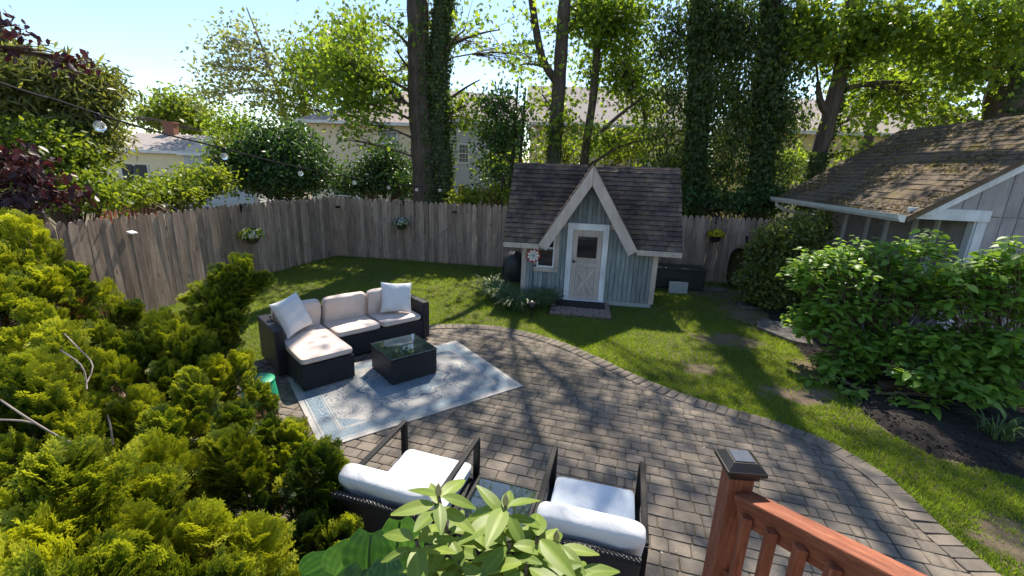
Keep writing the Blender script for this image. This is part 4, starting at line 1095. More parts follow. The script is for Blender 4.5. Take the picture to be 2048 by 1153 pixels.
# ================================================================== STAIR RAIL with solar post cap
dr = Vector((.28, -.946, .332)); dr.normalize()
post_c = Vector((.94, 1.535, 0)); pz_ = 1.44
yaw = math.atan2(-dr.x, -dr.y) 
rl = empty('stair_railing', (post_c.x, post_c.y, 0)); tag(rl, 'red brown wooden stair railing in the lower right foreground', 'railing')
R0 = Matrix.Rotation(math.radians(-4), 4, 'Z')
MB().box((0, 0, .72), (.092, .092, 1.44), R0).build('post', M['redwood_v'], rl, bevel=.005)
cp = empty_ = None
cap = MB(); cap.box((0, 0, 1.452), (.115, .115, .03), R0); cap.box((0, 0, 1.474), (.150, .150, .018), R0)
capo = cap.build('post_cap', M['bronze'], rl, bevel=.003)
pt_ = MB(); a_, b_ = .073, .044
pt_.add([(-a_, -a_, 1.482), (a_, -a_, 1.482), (a_, a_, 1.482), (-a_, a_, 1.482), (-b_, -b_, 1.506), (b_, -b_, 1.506), (b_, b_, 1.506), (-b_, b_, 1.506)], [(0, 1, 5, 4), (1, 2, 6, 5), (2, 3, 7, 6), (3, 0, 4, 7), (4, 5, 6, 7), (3, 2, 1, 0)], R0)
pt_.build('cap_top', M['bronze'], capo)
MB().box((0, 0, 1.508), (.074, .074, .004), R0).build('solar_panel', M['panel'], capo)
T0 = Vector((0.0, -.02, 1.345)); LEN = 1.75
def along(t, off=(0, 0, 0)): return T0 + dr * t + Vector(off)
def bar_obj(name, p, q, w, h, mat, par):
    """bar as an object whose local y runs along it so the grain follows"""
    p, q = Vector(p), Vector(q); d = (q - p); L = d.length; d.normalize(); xx = d.cross(Vector((0, 0, 1))).normalized(); zz = xx.cross(d)
    o = MB().box((0, L / 2, 0), (w, L, h)).build(name, M[mat], par, bevel=.005)
    o.matrix_local = Matrix(((xx.x, d.x, zz.x, p.x), (xx.y, d.y, zz.y, p.y), (xx.z, d.z, zz.z, p.z), (0, 0, 0, 1)))
    return o
sidev = dr.cross(Vector((0, 0, 1))).normalized()
bar_obj('top_rail', along(.03), along(LEN), .085, .04, 'redwood', rl)
bar_obj('sub_rail', along(.03, (0, 0, -.062)), along(LEN, (0, 0, -.062)), .038, .085, 'redwood', rl)
bar_obj('bottom_rail', along(.03, (0, 0, -.40)), along(LEN, (0, 0, -.40)), .038, .07, 'redwood', rl)
for k in range(12):
    t = .10 + k * .115; p = along(t, (0, 0, -.05)) + sidev * (.036)
    o = MB().box((0, 0, -.27), (.036, .036, .54)).build('baluster', M['redwood_v'], rl, bevel=.003); o.location = p; o.rotation_euler = (0, 0, yaw)
MB().box(tuple(along(LEN, (0, 0, -.95))), (.092, .092, 2.0)).build('post', M['redwood_v'], rl, bevel=.005)

# ================================================================== SMALL THINGS AROUND THE YARD
def yard(px, py): return G(px, py)
# deck box beside the playhouse
bx = empty('storage_box', G(1357, 580), math.radians(-8.3)); bx.location.y += .28; tag(bx, 'long black resin storage box against the back fence', 'storage box')
MB().box((-.02, 0, .235), (1.22, .52, .45)).build('body', M['box_black'], bx, bevel=.02)
MB().box((-.02, -.005, .475), (1.27, .56, .045)).build('lid', M['box_black'], bx, bevel=.015)
for xx in (-.62, .58): MB().box((xx, 0, .012), (.06, .44, .024)).build('foot', M['box_black'], bx)
for xx in (-.42, .02, .40): MB().box((xx, -.265, .22), (.012, .012, .38)).build('rib', M['box_black'], bx, bevel=.003)
sl_ = MB().box((0, 0, .135), (.40, .05, .27)).build('paving_slab', M['concrete'], loc=(*G(1355, 588)[:2], 0.0), rot=(math.radians(-10), 0, math.radians(-8))); tag(sl_, 'pale grey concrete slab leaning on the black storage box', 'slab')
for i, (px, py, a, b) in enumerate(((1428, 582, .34, .16), (1500, 592, .28, .2), (1565, 668, .34, .62), (1500, 615, .3, .2))):
    n_ = 9; poly = [(a * math.cos(t) * U(.82, 1.1), b * math.sin(t) * U(.82, 1.1)) for t in [2 * math.pi * k / n_ for k in range(n_)]]
    c = G(px, py); o = MB().slab(poly, 0, .06).build('flat_stone', M['stone'], bevel=.012, loc=(c.x, c.y, -.005 if i != 2 else .01), rot=(0, 0, U(-.3, .3)))
    tag(o, ['pale flat stone lying beside the black storage box', 'flat stone on the soil below the upright wheelbarrow', 'large dark slab stone at the edge of the mulch bed', 'small flat stone between storage box and slab stone'][i], 'stone')
# covered grill behind the playhouse corner
cg = MB(); n_ = 20; prof = [(1.0, 0), (1.02, .15), (.98, .35), (.86, .52), (.68, .62), (.38, .67), (0.02, .68)]
vs = []; fs = []
for k, (r_, z_) in enumerate(prof):
    for i in range(n_):
        a = 2 * math.pi * i / n_; f = 1 + (.09 * math.sin(5 * a + z_ * 3) + .05 * math.sin(9 * a + 1)) * (1 - z_)
        vs.append((.27 * r_ * f * (abs(math.cos(a)) ** .6) * (1 if math.cos(a) > 0 else -1), .24 * r_ * f * (abs(math.sin(a)) ** .6) * (1 if math.sin(a) > 0 else -1), z_ + .02 * math.sin(3 * a) * (z_ > .3)))
for k in range(len(prof) - 1):
    for i in range(n_): j = (i + 1) % n_; fs.append((k * n_ + i, k * n_ + j, (k + 1) * n_ + j, (k + 1) * n_ + i))
cg.add(vs, fs); cgo = cg.build('covered_grill', M['cover'], smooth=True, loc=(*G(1027, 561)[:2], 0)); tag(cgo, 'small grill under a black vinyl cover left of the playhouse', 'grill')
# wheelbarrow stood upright against the fence
wb = empty('wheelbarrow', G(1478, 576), math.radians(-12)); wb.location.y += .05; tag(wb, 'olive wheelbarrow standing upright against the back fence beside the nandina shrub', 'wheelbarrow')
tubm = MB(); rows = [(.34, .00, .46, .0), (.33, .0, .45, .02), (.24, .26, .34, .06)]
vs = []; fs = []; n_ = 20
for (hw, dy, hh, off) in ((.34, 0, .46, 0), (.30, .12, .42, 0), (.23, .24, .33, -.02), (.02, .25, .03, -.02)):
    for i in range(n_):
        a = 2 * math.pi * i / n_; sx = abs(math.cos(a)) ** .55 * (1 if math.cos(a) > 0 else -1); sz = abs(math.sin(a)) ** .55 * (1 if math.sin(a) > 0 else -1)
        vs.append((hw * sx, -.18 + dy, .52 + hh * sz + off))
for k in range(3):
    for i in range(n_): j = (i + 1) % n_; fs.append((k * n_ + i, k * n_ + j, (k + 1) * n_ + j, (k + 1) * n_ + i))
tubm.add(vs, fs); tubm.build('tub', M['olive_steel'], wb, smooth=True)
MB().tube([(.34 * (abs(math.cos(a)) ** .55) * (1 if math.cos(a) > 0 else -1), -.18, .52 + .46 * (abs(math.sin(a)) ** .55) * (1 if math.sin(a) > 0 else -1)) for a in np.linspace(0, 2 * math.pi, 40)], .013, 6).build('rim', M['black_metal'], wb)
for xx, lean in ((.10, -.16), (.42, .02)):
    MB().tube([(xx, -.30, .02), (xx + lean * .4, -.30, .55), (xx + lean, -.22, 1.22)], .018, 7).build('handle', M['black_metal'], wb, smooth=True)
    MB().tube([(xx + lean * .93, -.23, 1.12), (xx + lean * 1.04, -.214, 1.27)], .024, 8).build('grip', M['black_metal'], wb)
MB().tube([(.08, -.30, .22), (.42, -.30, .22)], .016, 6).build('crossbar', M['black_metal'], wb)
MB().lathe([(.05, -.03), (.15, -.035), (.17, 0), (.15, .035), (.05, .03)], 18, M=Matrix.Translation((.27, -.05, .175)) @ Matrix.Rotation(math.pi / 2, 4, 'Y')).build('wheel', M['black_metal'], wb, smooth=True)
# things half hidden behind the hydrangea
o = MB().lathe([(.19, 0), (.25, .16), (.265, .17), (.25, .18), (.23, .17), (.18, .03), (0, .03)], 20).build('plastic_tub', M['blue_plastic'], smooth=True, loc=(5.72, 7.1, .05)); tag(o, 'blue plastic tub half hidden behind the leafy hydrangea by the shed', 'tub')
o = MB().lathe([(.10, 0), (.135, .2), (.145, .205), (.13, .22), (0, .2)], 16).build('plant_pot', M['pink_plastic'], smooth=True, loc=(5.95, 7.6, .05)); tag(o, 'dull pink plastic pot half hidden behind the hydrangea', 'pot')
# landscape timber in the mulch bed
tm = empty('landscape_timber', (6.15, 5.25, .03), math.radians(6)); tag(tm, 'weathered brown landscape timber lying in the mulch bed under the shrubs', 'timber')
for k in range(1): MB().box((U(-.02, .02), U(-.01, .01), .06 + k * .115), (2.9, .13, .11)).build('beam', M['timber'], tm, bevel=.012)
# pot with mulch chips, petals ---------------------------------------------------------
def bits(name, poly, n, mat, label, size, zf, cat, thin=.25, tmpl=None):
    lo, hi = poly.min(0), poly.max(0); P = np.c_[RNG.uniform(lo[0], hi[0], n * 3), RNG.uniform(lo[1], hi[1], n * 3)]
    P = P[inside(P, poly)][:n]; n = len(P); a = RNG.uniform(0, 6.28, n)
    D = np.c_[np.cos(a), np.sin(a), RNG.normal(0, .25, n)]; Nn = np.c_[RNG.normal(0, .35, (n, 2)), np.ones(n)]
    s = RNG.uniform(size[0], size[1], n)
    V, Fc, T = scatter(LEAF4[0], LEAF4[1], np.c_[P, np.full(n, zf)], D, Nn, np.c_[s * thin * 3, s, s], RNG.random(n))
    return tag(link_mesh(name, np_mesh(name, V, Fc, T), mat), label, cat, kind='stuff')
bits('mulch_chips', BED_A, 16000, M['chip'], 'shredded bark chips lying on the mulch bed', (.02, .06), .056, 'mulch')
bits('fallen_petals', PATIO_A, 260, M['petal'], 'pale petals and seed husks scattered over the patio pavers', (.008, .018), .052, 'litter', .3)
bits('leaf_litter', LEFT_BED, 3500, M['dead'], 'brown dead leaves lying under the cypress shrubs', (.03, .07), .04, 'litter', .2)

# ---------------------------------------------------------------- things on the fence
def fence_point(px, py, which):
    """point on the fence plane seen through a pixel"""
    L = FENCE_L if which == 'L' else FENCE_B; v = ray(px, py); best = None
    for a, b in zip(L[:-1], L[1:]):
        dx, dy = b[0] - a[0], b[1] - a[1]; den = v.x * dy - v.y * dx
        t = (a[0] * dy - a[1] * dx) / den
        s = ((v.x * t - a[0]) * dx + (v.y * t - a[1]) * dy) / (dx * dx + dy * dy)
        if t > 0 and (best is None or abs(s - .5) < best[0]):
            ang = math.atan2(dy, dx); best = (abs(s - .5), CAMP + v * t, ang)
    return best[1], best[2]
def flower_basket(px, py, which, hook_px, label, kind, r=.16):
    """kind: (flower material, n flowers, pot style)"""
    hp, a = fence_point(*hook_px, which); root = empty('hanging_basket', (hp.x, hp.y, 0), a); tag(root, label, 'hanging basket', 'flower baskets hung on the fence')
    z = hp.z; oy = -.20
    MB().box((0, -.016, z - .05), (.03, .012, .16)).build('bracket_plate', M['black_metal'], root)
    MB().tube([(0, -.02, z - .1), (0, -.06, z + .02), (0, -.13, z + .06), (0, -.19, z + .03), (0, -.20, z - .02)], .008, 6).build('hook', M['black_metal'], root)
    v = ray(px, py); zc = CAM_H + v.z * (hp.y - .2) / v.y
    for k in range(3):
        t = 2.1 * k; MB().tube([(0, oy, z - .02), (.12 * math.cos(t), oy + .12 * math.sin(t), zc)], .003, 4).build('chain', M['black_metal'], root)
    MB().lathe([(.06, zc - .17), (.10, zc - .15), (.135, zc - .03), (.14, zc - .02), (.12, zc - .02), (0, zc - .03)], 16, c=(0, oy, 0)).build('pot', M[kind[2]], root, smooth=True)
    n = 420; d = rand_dirs(n); d[:, 2] = np.abs(d[:, 2]) * .8 - .12; d = unit(d); rr = RNG.uniform(.7, 1, n)[:, None]
    P = np.array([0, oy, zc - .01]) + d * rr * np.array([r, r, r * .62])
    V, Fc, T = scatter(LEAF6[0], LEAF6[1], P, d + rand_dirs(n) * .8, d + rand_dirs(n) * .5, np.full(n, .055), RNG.random(n)); o = link_mesh('foliage', np_mesh('foliage', V, Fc, T), M['tree_leaf'], root); o['kind'] = 'stuff'
    for mat, nf in kind[:2]:
        d = rand_dirs(nf); d[:, 2] = np.abs(d[:, 2]) - .15; d[:, 1] -= .25; d = unit(d); C = np.array([0, oy, zc]) + d * np.array([r * 1.05, r * 1.05, r * .72])
        vs_ = []; 
        P = np.repeat(C, 5, 0); ph_ = np.tile(np.arange(5) * 2 * math.pi / 5, nf)
        e1 = unit(np.cross(d, np.array([.3, .2, .9]))); e2 = np.cross(d, e1)
        D = np.repeat(e1, 5, 0) * np.cos(ph_)[:, None] + np.repeat(e2, 5, 0) * np.sin(ph_)[:, None]
        V, Fc, T = scatter(LEAF4[0], LEAF4[1], P, D + .25 * np.repeat(d, 5, 0), np.repeat(d, 5, 0), np.tile([[.034, .026, .026]], (5 * nf, 1)), np.repeat(RNG.random(nf), 5)); o = link_mesh('flowers', np_mesh('flowers', V, Fc, T), M[mat], root); o['kind'] = 'stuff'
    return root
flower_basket(502, 474, 'L', (480, 412), 'hanging basket of white and yellow flowers on the left fence', (('white_flower', 90), ('yellow_flower', 25), 'moss_pot'), .235)
flower_basket(805, 447, 'B', (807, 402), 'hanging basket of white and blue flowers on the back fence, left of the playhouse', (('white_flower', 60), ('blue_flower', 40), 'moss_pot'), .2)
flower_basket(1434, 470, 'B', (1432, 438), 'hanging pot of yellow flowers on the back fence, right of the playhouse', (('yellow_flower', 90), ('yellow_flower', 20), 'pot'), .18)
for (px, py, wh, lab, mt) in ((257, 462, 'L', 'white topped solar light on the left fence, nearest the cypress', 'white_metal'), (677, 412, 'B', 'small dark solar light on the back fence near the corner', 'black_metal'), (910, 422, 'B', 'small dark solar light on the back fence close to the playhouse roof', 'bronze')):
    p, a = fence_point(px, py, wh); r = empty('fence_light', p, a); tag(r, lab, 'fence light', 'solar lights screwed to the fence')
    m = MB(); m.add([(-.055, -.012, 0), (.055, -.012, 0), (.055, -.012, -.045), (-.055, -.012, -.045), (-.055, -.10, -.028), (.055, -.10, -.028), (.055, -.10, -.045), (-.055, -.10, -.045)], [(0, 4, 5, 1), (1, 5, 6, 2), (2, 6, 7, 3), (3, 7, 4, 0), (4, 7, 6, 5), (0, 1, 2, 3)]); m.build('housing', M[mt], r)
    MB().box((0, -.05, -.05), (.08, .05, .012)).build('lens', M['glass_dark'], r)

# string lights ---------------------------------------------------------
SLP = [(0, 166, 2.45), (100, 196, 2.8), (195, 228, 3.2), (320, 266, 3.95), (447, 297, 4.9), (530, 319, 5.7), (600, 335, 6.4), (660, 348, 7.3), (708, 356, 8.0), (777, 367, 9.1), (833, 372, 10.1), (880, 374, 10.9), (914, 374, 11.4), (945, 369, 11.9), (1005, 358, 12.4)]
sl3 = [Vector((-4.6, .3, 3.65)), Vector((-3.7, 1.3, 3.45))] + [AK(a_, b_, c_) for a_, b_, c_ in SLP]
ls = empty('string_lights', (0, 0, 0)); tag(ls, 'black string light cable with clear globe bulbs sagging along the left yard', 'string lights')
pts = smooth_line([tuple(p) for p in sl3], .12)
MB().tube([tuple(p) for p in pts], .008, 5).build('cable', M['black_metal'], ls)
for (a_, b_, c_) in [SLP[i] for i in (2, 4, 6, 8, 9, 10, 11, 12, 13)]:
    p = AK(a_, b_, c_)
    sk = MB().lathe([(.013, -.05), (.016, -.045), (.016, 0), (.008, .008)], 10, c=tuple(p)).build('socket', M['black_metal'], ls, smooth=True)
    MB().lathe([(0, -.125), (.016, -.122), (.032, -.108), (.039, -.088), (.034, -.068), (.019, -.053), (.013, -.046)], 14, c=tuple(p)).build('bulb', M['bulb'], sk, smooth=True)
    MB().lathe([(.004, -.10), (.008, -.095), (.006, -.07), (.004, -.05)], 8, c=tuple(p)).build('filament_stem', M['white_paint'], sk, smooth=True)
# pole the cable ends on
pl_ = MB(); e = sl3[-1]; pl_.tube([(e.x, e.y, 0), (e.x, e.y, e.z + .05)], .03, 8); tag(pl_.build('light_pole', M['bark'], smooth=True), 'slim pole behind the back fence carrying the string light cable', 'pole')

# ================================================================== HOUSES BEYOND THE FENCE
def lap_siding(x0, x1, z0, z1, row=.13, out=.02, gable=None):
    m = MB(); z = z0
    while z < z1 - .01:
        zt = min(z + row, z1); a, b = x0, x1
        if gable: # shrink with height: gable = (zbase, zpeak)
            t = max(0, min(1, (z - gable[0]) / (gable[1] - gable[0]))); c = (x0 + x1) / 2; a, b = c + (x0 - c) * (1 - t), c + (x1 - c) * (1 - t)
        m.add([(a, -out, z), (b, -out, z), (b, -.004, zt), (a, -.004, zt), (a, 0, z), (b, 0, z)], [(0, 1, 2, 3), (4, 5, 1, 0)])
        z += row
    return m
def window(par, x, z, w, h, mat='white_metal', y=-.02, panes=True):
    f = MB(); t = .07
    f.box((x, y - .015, z + h / 2), (w + t, .05, t)); f.box((x, y - .015, z - h / 2), (w + t, .05, t)); f.box((x - w / 2, y - .015, z), (t, .05, h - t)); f.box((x + w / 2, y - .015, z), (t, .05, h - t)); f.box((x, y - .012, z), (w - t, .04, .045))
    wo = f.build('window', M[mat], par)
    MB().box((x, y - .002, z), (w - t, .02, h - t)).build('pane', M['pane'], wo)
    if panes:
        g_ = MB()
        for k in (-1, 1): g_.box((x + k * w / 6, y - .018, z), (.018, .012, h - t))
        for k in (-1, 1): g_.box((x, y - .0185, z + k * h / 4), (w - t, .011, .018))
        g_.build('muntins', M[mat], wo)
    return wo
def house_block(name, label, origin, rz, W, D, H, wallmat, roofmat, ridge, hip=False, over=.35, gable_front=False):
    r = empty(name, origin, rz); tag(r, label, 'house')
    wl = MB().box((W / 2, D / 2 + .02, H / 2), (W, D, H)).build('wall', M[wallmat], r)
    o = lap_siding(0, W, .2, H).build('siding', M[wallmat], wl); o['kind'] = 'stuff'
    s = lap_siding(0, D, .2, H)
    Mx = Matrix.Translation((W, .02, 0)) @ Matrix.Rotation(math.pi / 2, 4, 'Z'); s.v = [Mx @ v for v in s.v]; o = s.build('siding', M[wallmat], wl); o['kind'] = 'stuff'
    rf = MB(); ov = over
    if hip:
        k = min(W, D) / 2
        P = [(-ov, -ov, H), (W + ov, -ov, H), (W + ov, D + ov, H), (-ov, D + ov, H), (k, D / 2, H + ridge), (W - k, D / 2, H + ridge)]
        rf.add(P, [(0, 1, 5, 4), (1, 2, 5), (2, 3, 4, 5), (3, 0, 4), (3, 2, 1, 0)])
    elif gable_front:
        P = [(-ov, -ov, H), (W / 2, -ov, H + ridge), (W + ov, -ov, H)]
        Q = [(-ov, D + ov, H), (W / 2, D + ov, H + ridge), (W + ov, D + ov, H)]
        rf.add(P + Q, [(0, 1, 4, 3), (1, 2, 5, 4), (0, 3, 5, 2), (0, 2, 1), (3, 4, 5)])
    else:
        P = [(-ov, -ov, H), (-ov, D / 2, H + ridge), (-ov, D + ov, H)]; Q = [(W + ov, -ov, H), (W + ov, D / 2, H + ridge), (W + ov, D + ov, H)]
        rf.add(P + Q, [(0, 3, 4, 1), (1, 4, 5, 2), (0, 1, 2), (3, 5, 4), (0, 2, 5, 3)])
    rf.build('roof', M[roofmat], r)
    MB().box((W / 2, -ov - .02, H - .06), (W + 2 * ov, .05, .14)).build('gutter', M['white_metal'], r)
    return r, wl
# two storey tan house seen left of the big ivy trunk
a_ = AT(612, 240, 22)
h1, w1 = house_block('tan_house', 'tan two storey house with brown roof behind the big ivy trunk', (a_.x, 22, 0), math.radians(-3), 7.2, 8.0, a_.z - .02, 'tan_siding', 'roof_tan', 2.0, hip=True)
window(w1, 3.95, 3.45, .8, 1.15); window(w1, 1.6, .95, 1.0, 1.9, panes=False)
MB().box((3.6, -.06, 2.35), (7.24, .06, .16)).build('band_board', M['tan_siding'], w1)
MB().box((2.75, -.9, 1.2), (.14, .14, 2.4)).build('porch_post', M['white_metal'], h1)
wr = window(w1, 6.9, 3.2, .01, .01) if False else None
# grey sided wing on its right
a_ = AT(905, 238, 20)
h1b, w1b = house_block('grey_house', 'pale grey clapboard house wall glimpsed right of the ivy trunk', (a_.x - .1, 20.3, 0), math.radians(18), 3.2, 4.5, a_.z, 'grey_siding', 'roof_grey', 1.5)
window(w1b, .55, 3.1, .45, .8)
a_ = AT(1062, 246, 23)
h2, w2 = house_block('beige_house', 'beige house with pale grey roof behind the two dark trunks', (a_.x, 23, 0), math.radians(-3), 8.2, 7.5, a_.z, 'tan_siding', 'roof_grey', 2.3)
window(w2, 5.4, 3.0, .9, 1.2)
a_ = AT(1562, 262, 19)
h3, w3 = house_block('yellow_house', 'yellow clapboard house behind the leaning ivy trunk and the shed', (a_.x - .1, 19, 0), math.radians(-4), 8.5, 7, a_.z, 'yellow_siding', 'roof_grey', 1.75)
window(w3, .35, 2.45, .5, 1.1)
# low house on the left
a_ = AT(196, 297, 23); H_ = a_.z
h4, w4 = house_block('low_house', 'cream single storey house with grey roof at the far left', (a_.x, 23, 0), math.radians(4), 4.1, 6.5, H_, 'cream_siding', 'roof_grey', 0.95, over=.25)
window(w4, 1.6, H_ - 1.25, 1.3, 1.0, panes=False)
cu = MB()
for k, sx in enumerate((-1, 1)):
    cu.add([(1.6 + sx * .62, -.07, H_ - .72), (1.6 + sx * .05, -.07, H_ - .72), (1.6 + sx * .3, -.09, H_ - 1.72), (1.6 + sx * .56, -.09, H_ - 1.78)], [(0, 1, 2, 3) if sx > 0 else (3, 2, 1, 0)])
ob = cu.build('shutter_screen', M['box_black'], w4); ob['kind'] = 'stuff'
b_ = AT(445, 285, 22)
h5, w5 = house_block('gabled_house', 'white gable end of a low house between the shrubs on the left', (h4.location.x + 4.1, 23.2, 0), math.radians(10), 3.1, 9.0, H_ - .05, 'grey_siding', 'roof_grey', .85, over=.2, gable_front=True)
o = lap_siding(0, 3.1, H_ - .05, H_ + .75, gable=(H_ - .05, H_ + .8)).build('siding', M['grey_siding'], w5); o['kind'] = 'stuff'; o.location = (0, -.22, 0)
ch = MB(); c_ = AT(314, 256, 25); ch.box((0, 0, 0), (.55, .45, 1.4)); ch.box((0, 0, .72), (.65, .55, .08)); cho = ch.build('chimney', M['chimney'], h4); cho.location = h4.matrix_world.inverted() @ c_ if False else (c_.x - h4.location.x, 3.2, c_.z - .35)
# neighbour fences
def slat_fence(name, pts, h, label, mat, gap=.14, w=.09):
    r = empty(name, (pts[0].x, pts[0].y, 0)); tag(r, label, 'fence'); d = pts[1] - pts[0]; d.z = 0; L = d.length; d.normalize(); a = math.atan2(d.y, d.x); r.rotation_euler = (0, 0, a)
    n = int(L / gap)
    sm = MB().box((0, 0, h / 2), (w, .02, h)).mesh('slat'); sm.materials.append(M[mat])
    for k in range(n): link_mesh('slat', sm, None, r, (.05 + k * gap, U(-.003, .003), U(-.02, .02)))
    for z in (.3, h - .2): MB().box((L / 2, .03, z), (L, .035, .08)).build('rail', M[mat], r)
    return r
p = AT(230, 405, 9.2); q = AT(345, 398, 11.5); slat_fence('red_fence', [Vector((p.x - .4, 9.2, 0)), Vector((q.x - .3, 11.5, 0))], p.z + .08, 'dark red slatted fence glimpsed behind the left picket fence', 'redwood_v', .15, .08)
p = AT(915, 374, 15.5); q = AT(1010, 378, 15.5); slat_fence('brown_fence', [Vector((p.x, 15.5, 0)), Vector((q.x, 15.4, 0))], p.z, 'brown slatted fence behind the back fence left of the playhouse roof', 'brown_fence', .14, .11)

# ================================================================== TREES
SHX, SHY = S.x / S.z, S.y / S.z
def shadow(P):
    P = np.atleast_2d(P); return np.c_[P[:, 0] - P[:, 2] * SHX, P[:, 1] - P[:, 2] * SHY]
# sunny openings in the canopy, given where their light reaches the ground: x, y, rx, ry, share of leaf clumps left out
OPEN = [(-1.0, 9.4, 2.0, 1.0, .97), (-3.4, 7.8, 2.2, 2.0, .96), (-.8, 7.6, 1.6, .9, .95), (1.8, 6.5, 1.5, .75, .95), (3.5, 6.7, .5, .35, .9),
        (-3.2, 1.9, 2.6, 2.6, .6), (-.2, -.3, 1.3, 1.0, .97), (-1.9, 5.1, .8, .6, .4), (4.8, 5.0, 1.1, .9, .85), (5.4, 3.9, .8, .5, .4)]
def thin(P):
    sp = shadow(P); keep = np.ones(len(P), bool)
    for (x, y, rx, ry, k) in OPEN:
        e = ((sp[:, 0] - x) / rx) ** 2 + ((sp[:, 1] - y) / ry) ** 2
        keep &= ~((e < 1) & (RNG.random(len(P)) < k))
    return P[keep]
def bend(p, q, sag=.15, n=6, jit=.08):
    p, q = np.array(p, float), np.array(q, float); L = np.linalg.norm(q - p); t = np.linspace(0, 1, n)[:, None]
    mid = np.array([0, 0, 1.0]) * sag * L; o = RNG.normal(0, jit * L * .35, 3)
    return p + (q - p) * t + (mid + o) * (4 * t * (1 - t)) * .5
def leaf_cloud(C, m, spread, size, tmpl, droop=.5, tint=(.5, .22), flat=.0, wind=None):
    """leaves round cluster centres C"""
    n = len(C) * m; P = np.repeat(C, m, 0) + RNG.normal(0, 1, (n, 3)) * spread * np.array([1, 1, .75])
    D = rand_dirs(n); D[:, 2] -= droop
    if wind is not None: D = D + np.array(wind)
    Nn = rand_dirs(n) + np.array([0, 0, flat])
    s = size * RNG.uniform(.65, 1.25, n)
    t = np.repeat(RNG.normal(tint[0], tint[1], len(C)), m) + RNG.normal(0, .15, n)
    return scatter(tmpl[0], tmpl[1], P, D, Nn, s[:, None] * np.ones(3), np.clip(t, 0, 1))
def tree(name, label, base, trunks, blobs, leaf='tree_leaf', tmpl=MAPLE, size=.13, spread=.27, ivy=None, bark='bark', droop=.5, thinout=True, tint=(.5, .22), group='trees beyond the back fence', wind=None, cat='tree', limb_r=.05, flat=0.0, twigs=True):
    """trunks: list of (points, radii); blobs: list of (centre, radii, clumps, leaves per clump)"""
    r = empty(name, (base[0], base[1], 0)); tag(r, label, cat, group); org = np.array([base[0], base[1], 0.])
    tk = Cloud(); nodes = []
    for pts, rad in trunks:
        L = smooth_line(np.array([tuple(p) for p in pts], float), .25); acc = np.linspace(0, 1, len(L)); R_ = np.interp(acc, np.linspace(0, 1, len(rad)), rad)
        R_ = R_ * (1 + .05 * np.sin(np.arange(len(L)) * 1.7)); V, Fq = tube_np(L - org, R_, 12); tk.add(V, Fq); nodes.append(np.c_[L, R_])
    nodes = np.concatenate(nodes); CL = []; MM = []
    lm = Cloud()
    for bl in blobs:
        c, rr, nc, m = bl[:4]; sp_ = bl[4] if len(bl) > 4 else spread
        c = np.array(tuple(c), float); rr = np.array(rr, float)
        d = rand_dirs(nc); P = c + d * (RNG.random(nc) ** .45)[:, None] * rr
        if thinout: P = thin(P)
        if len(P) == 0: continue
        lo = nodes[nodes[:, 2] < c[2] + .3]
        if len(lo) == 0: lo = nodes[:1]
        k = np.argmin(np.linalg.norm(lo[:, :3] - (c - [0, 0, .5 * abs(rr[2]) + .3]), axis=1)); a = lo[k]
        LB = bend(a[:3], c, .12, 7); r0 = min(limb_r * (.6 + .5 * rr.max()), a[3] * .6) if len(bl) < 5 else .024; lm.tube(LB - org, np.linspace(r0, .015, 7), 6)
        if twigs:
            for q in P:
                b = LB[RNG.integers(2, 7)]; lm.tube(bend(b, q, .06, 4) - org, np.linspace(.012, .004, 4), 3)
        CL.append(P); MM.append((m, sp_))
    tr = tk.build('trunk', M[bark], r, smooth=True, tint=False)
    if lm.n: lm.build('limbs', M[bark], tr, kind='stuff', smooth=True, tint=False)
    cr = Cloud()
    for P, (m, sp_) in zip(CL, MM): cr.add(*leaf_cloud(P - org, m, sp_, size, tmpl, droop, tint, flat, wind))
    cr.build('crown', M[leaf], r, kind='stuff')
    if ivy:
        iv = Cloud()
        for (i0, z0, z1, n, thick, arc) in ivy:
            pts, rad = trunks[i0]; L = smooth_line(np.array([tuple(p) for p in pts], float), .1); R_ = np.interp(np.linspace(0, 1, len(L)), np.linspace(0, 1, len(rad)), rad)
            ok = np.where((L[:, 2] > z0) & (L[:, 2] < z1))[0]; idx = RNG.choice(ok, n)
            a = RNG.uniform(arc[0], arc[1], n); d = np.c_[np.cos(a), np.sin(a), np.zeros(n)]
            off = R_[idx] + np.abs(RNG.normal(0, 1, n)) * thick * (.6 + .5 * np.sin(L[idx, 2] * 2.3 + a * 2))
            P = L[idx] + d * np.maximum(off, R_[idx] + .02)[:, None] - org
            D = np.c_[RNG.normal(0, .5, n), RNG.normal(0, .5, n), -np.ones(n)]; s = RNG.uniform(.07, .13, n)
            iv.add(*scatter(MAPLE[0], MAPLE[1], P, D, d + rand_dirs(n) * .5, s[:, None] * np.array([1, .9, 1]), np.clip(RNG.normal(.45, .25, n), 0, 1)))
        iv.build('ivy', M['ivy'], r, kind='stuff')
    return r
def B(px, py, Y, rx, ry, rd, nc, m):
    """crown blob from pixel extents at depth Y"""
    c = AT(px, py, Y); k = (c - CAMP).dot(_d) / F_PX
    return (c, (rx * k, rd, ry * k), nc, m)
def BS(gx, gy, z, rx, ry, rz, nc, m):
    """crown blob overhead whose shade falls round ground point gx, gy"""
    return ((gx + z * SHX, gy + z * SHY, z), (rx * 1.05, ry * 1.05, rz), int(nc * 2.15), int(m * .36), .14)

TH = 15.0
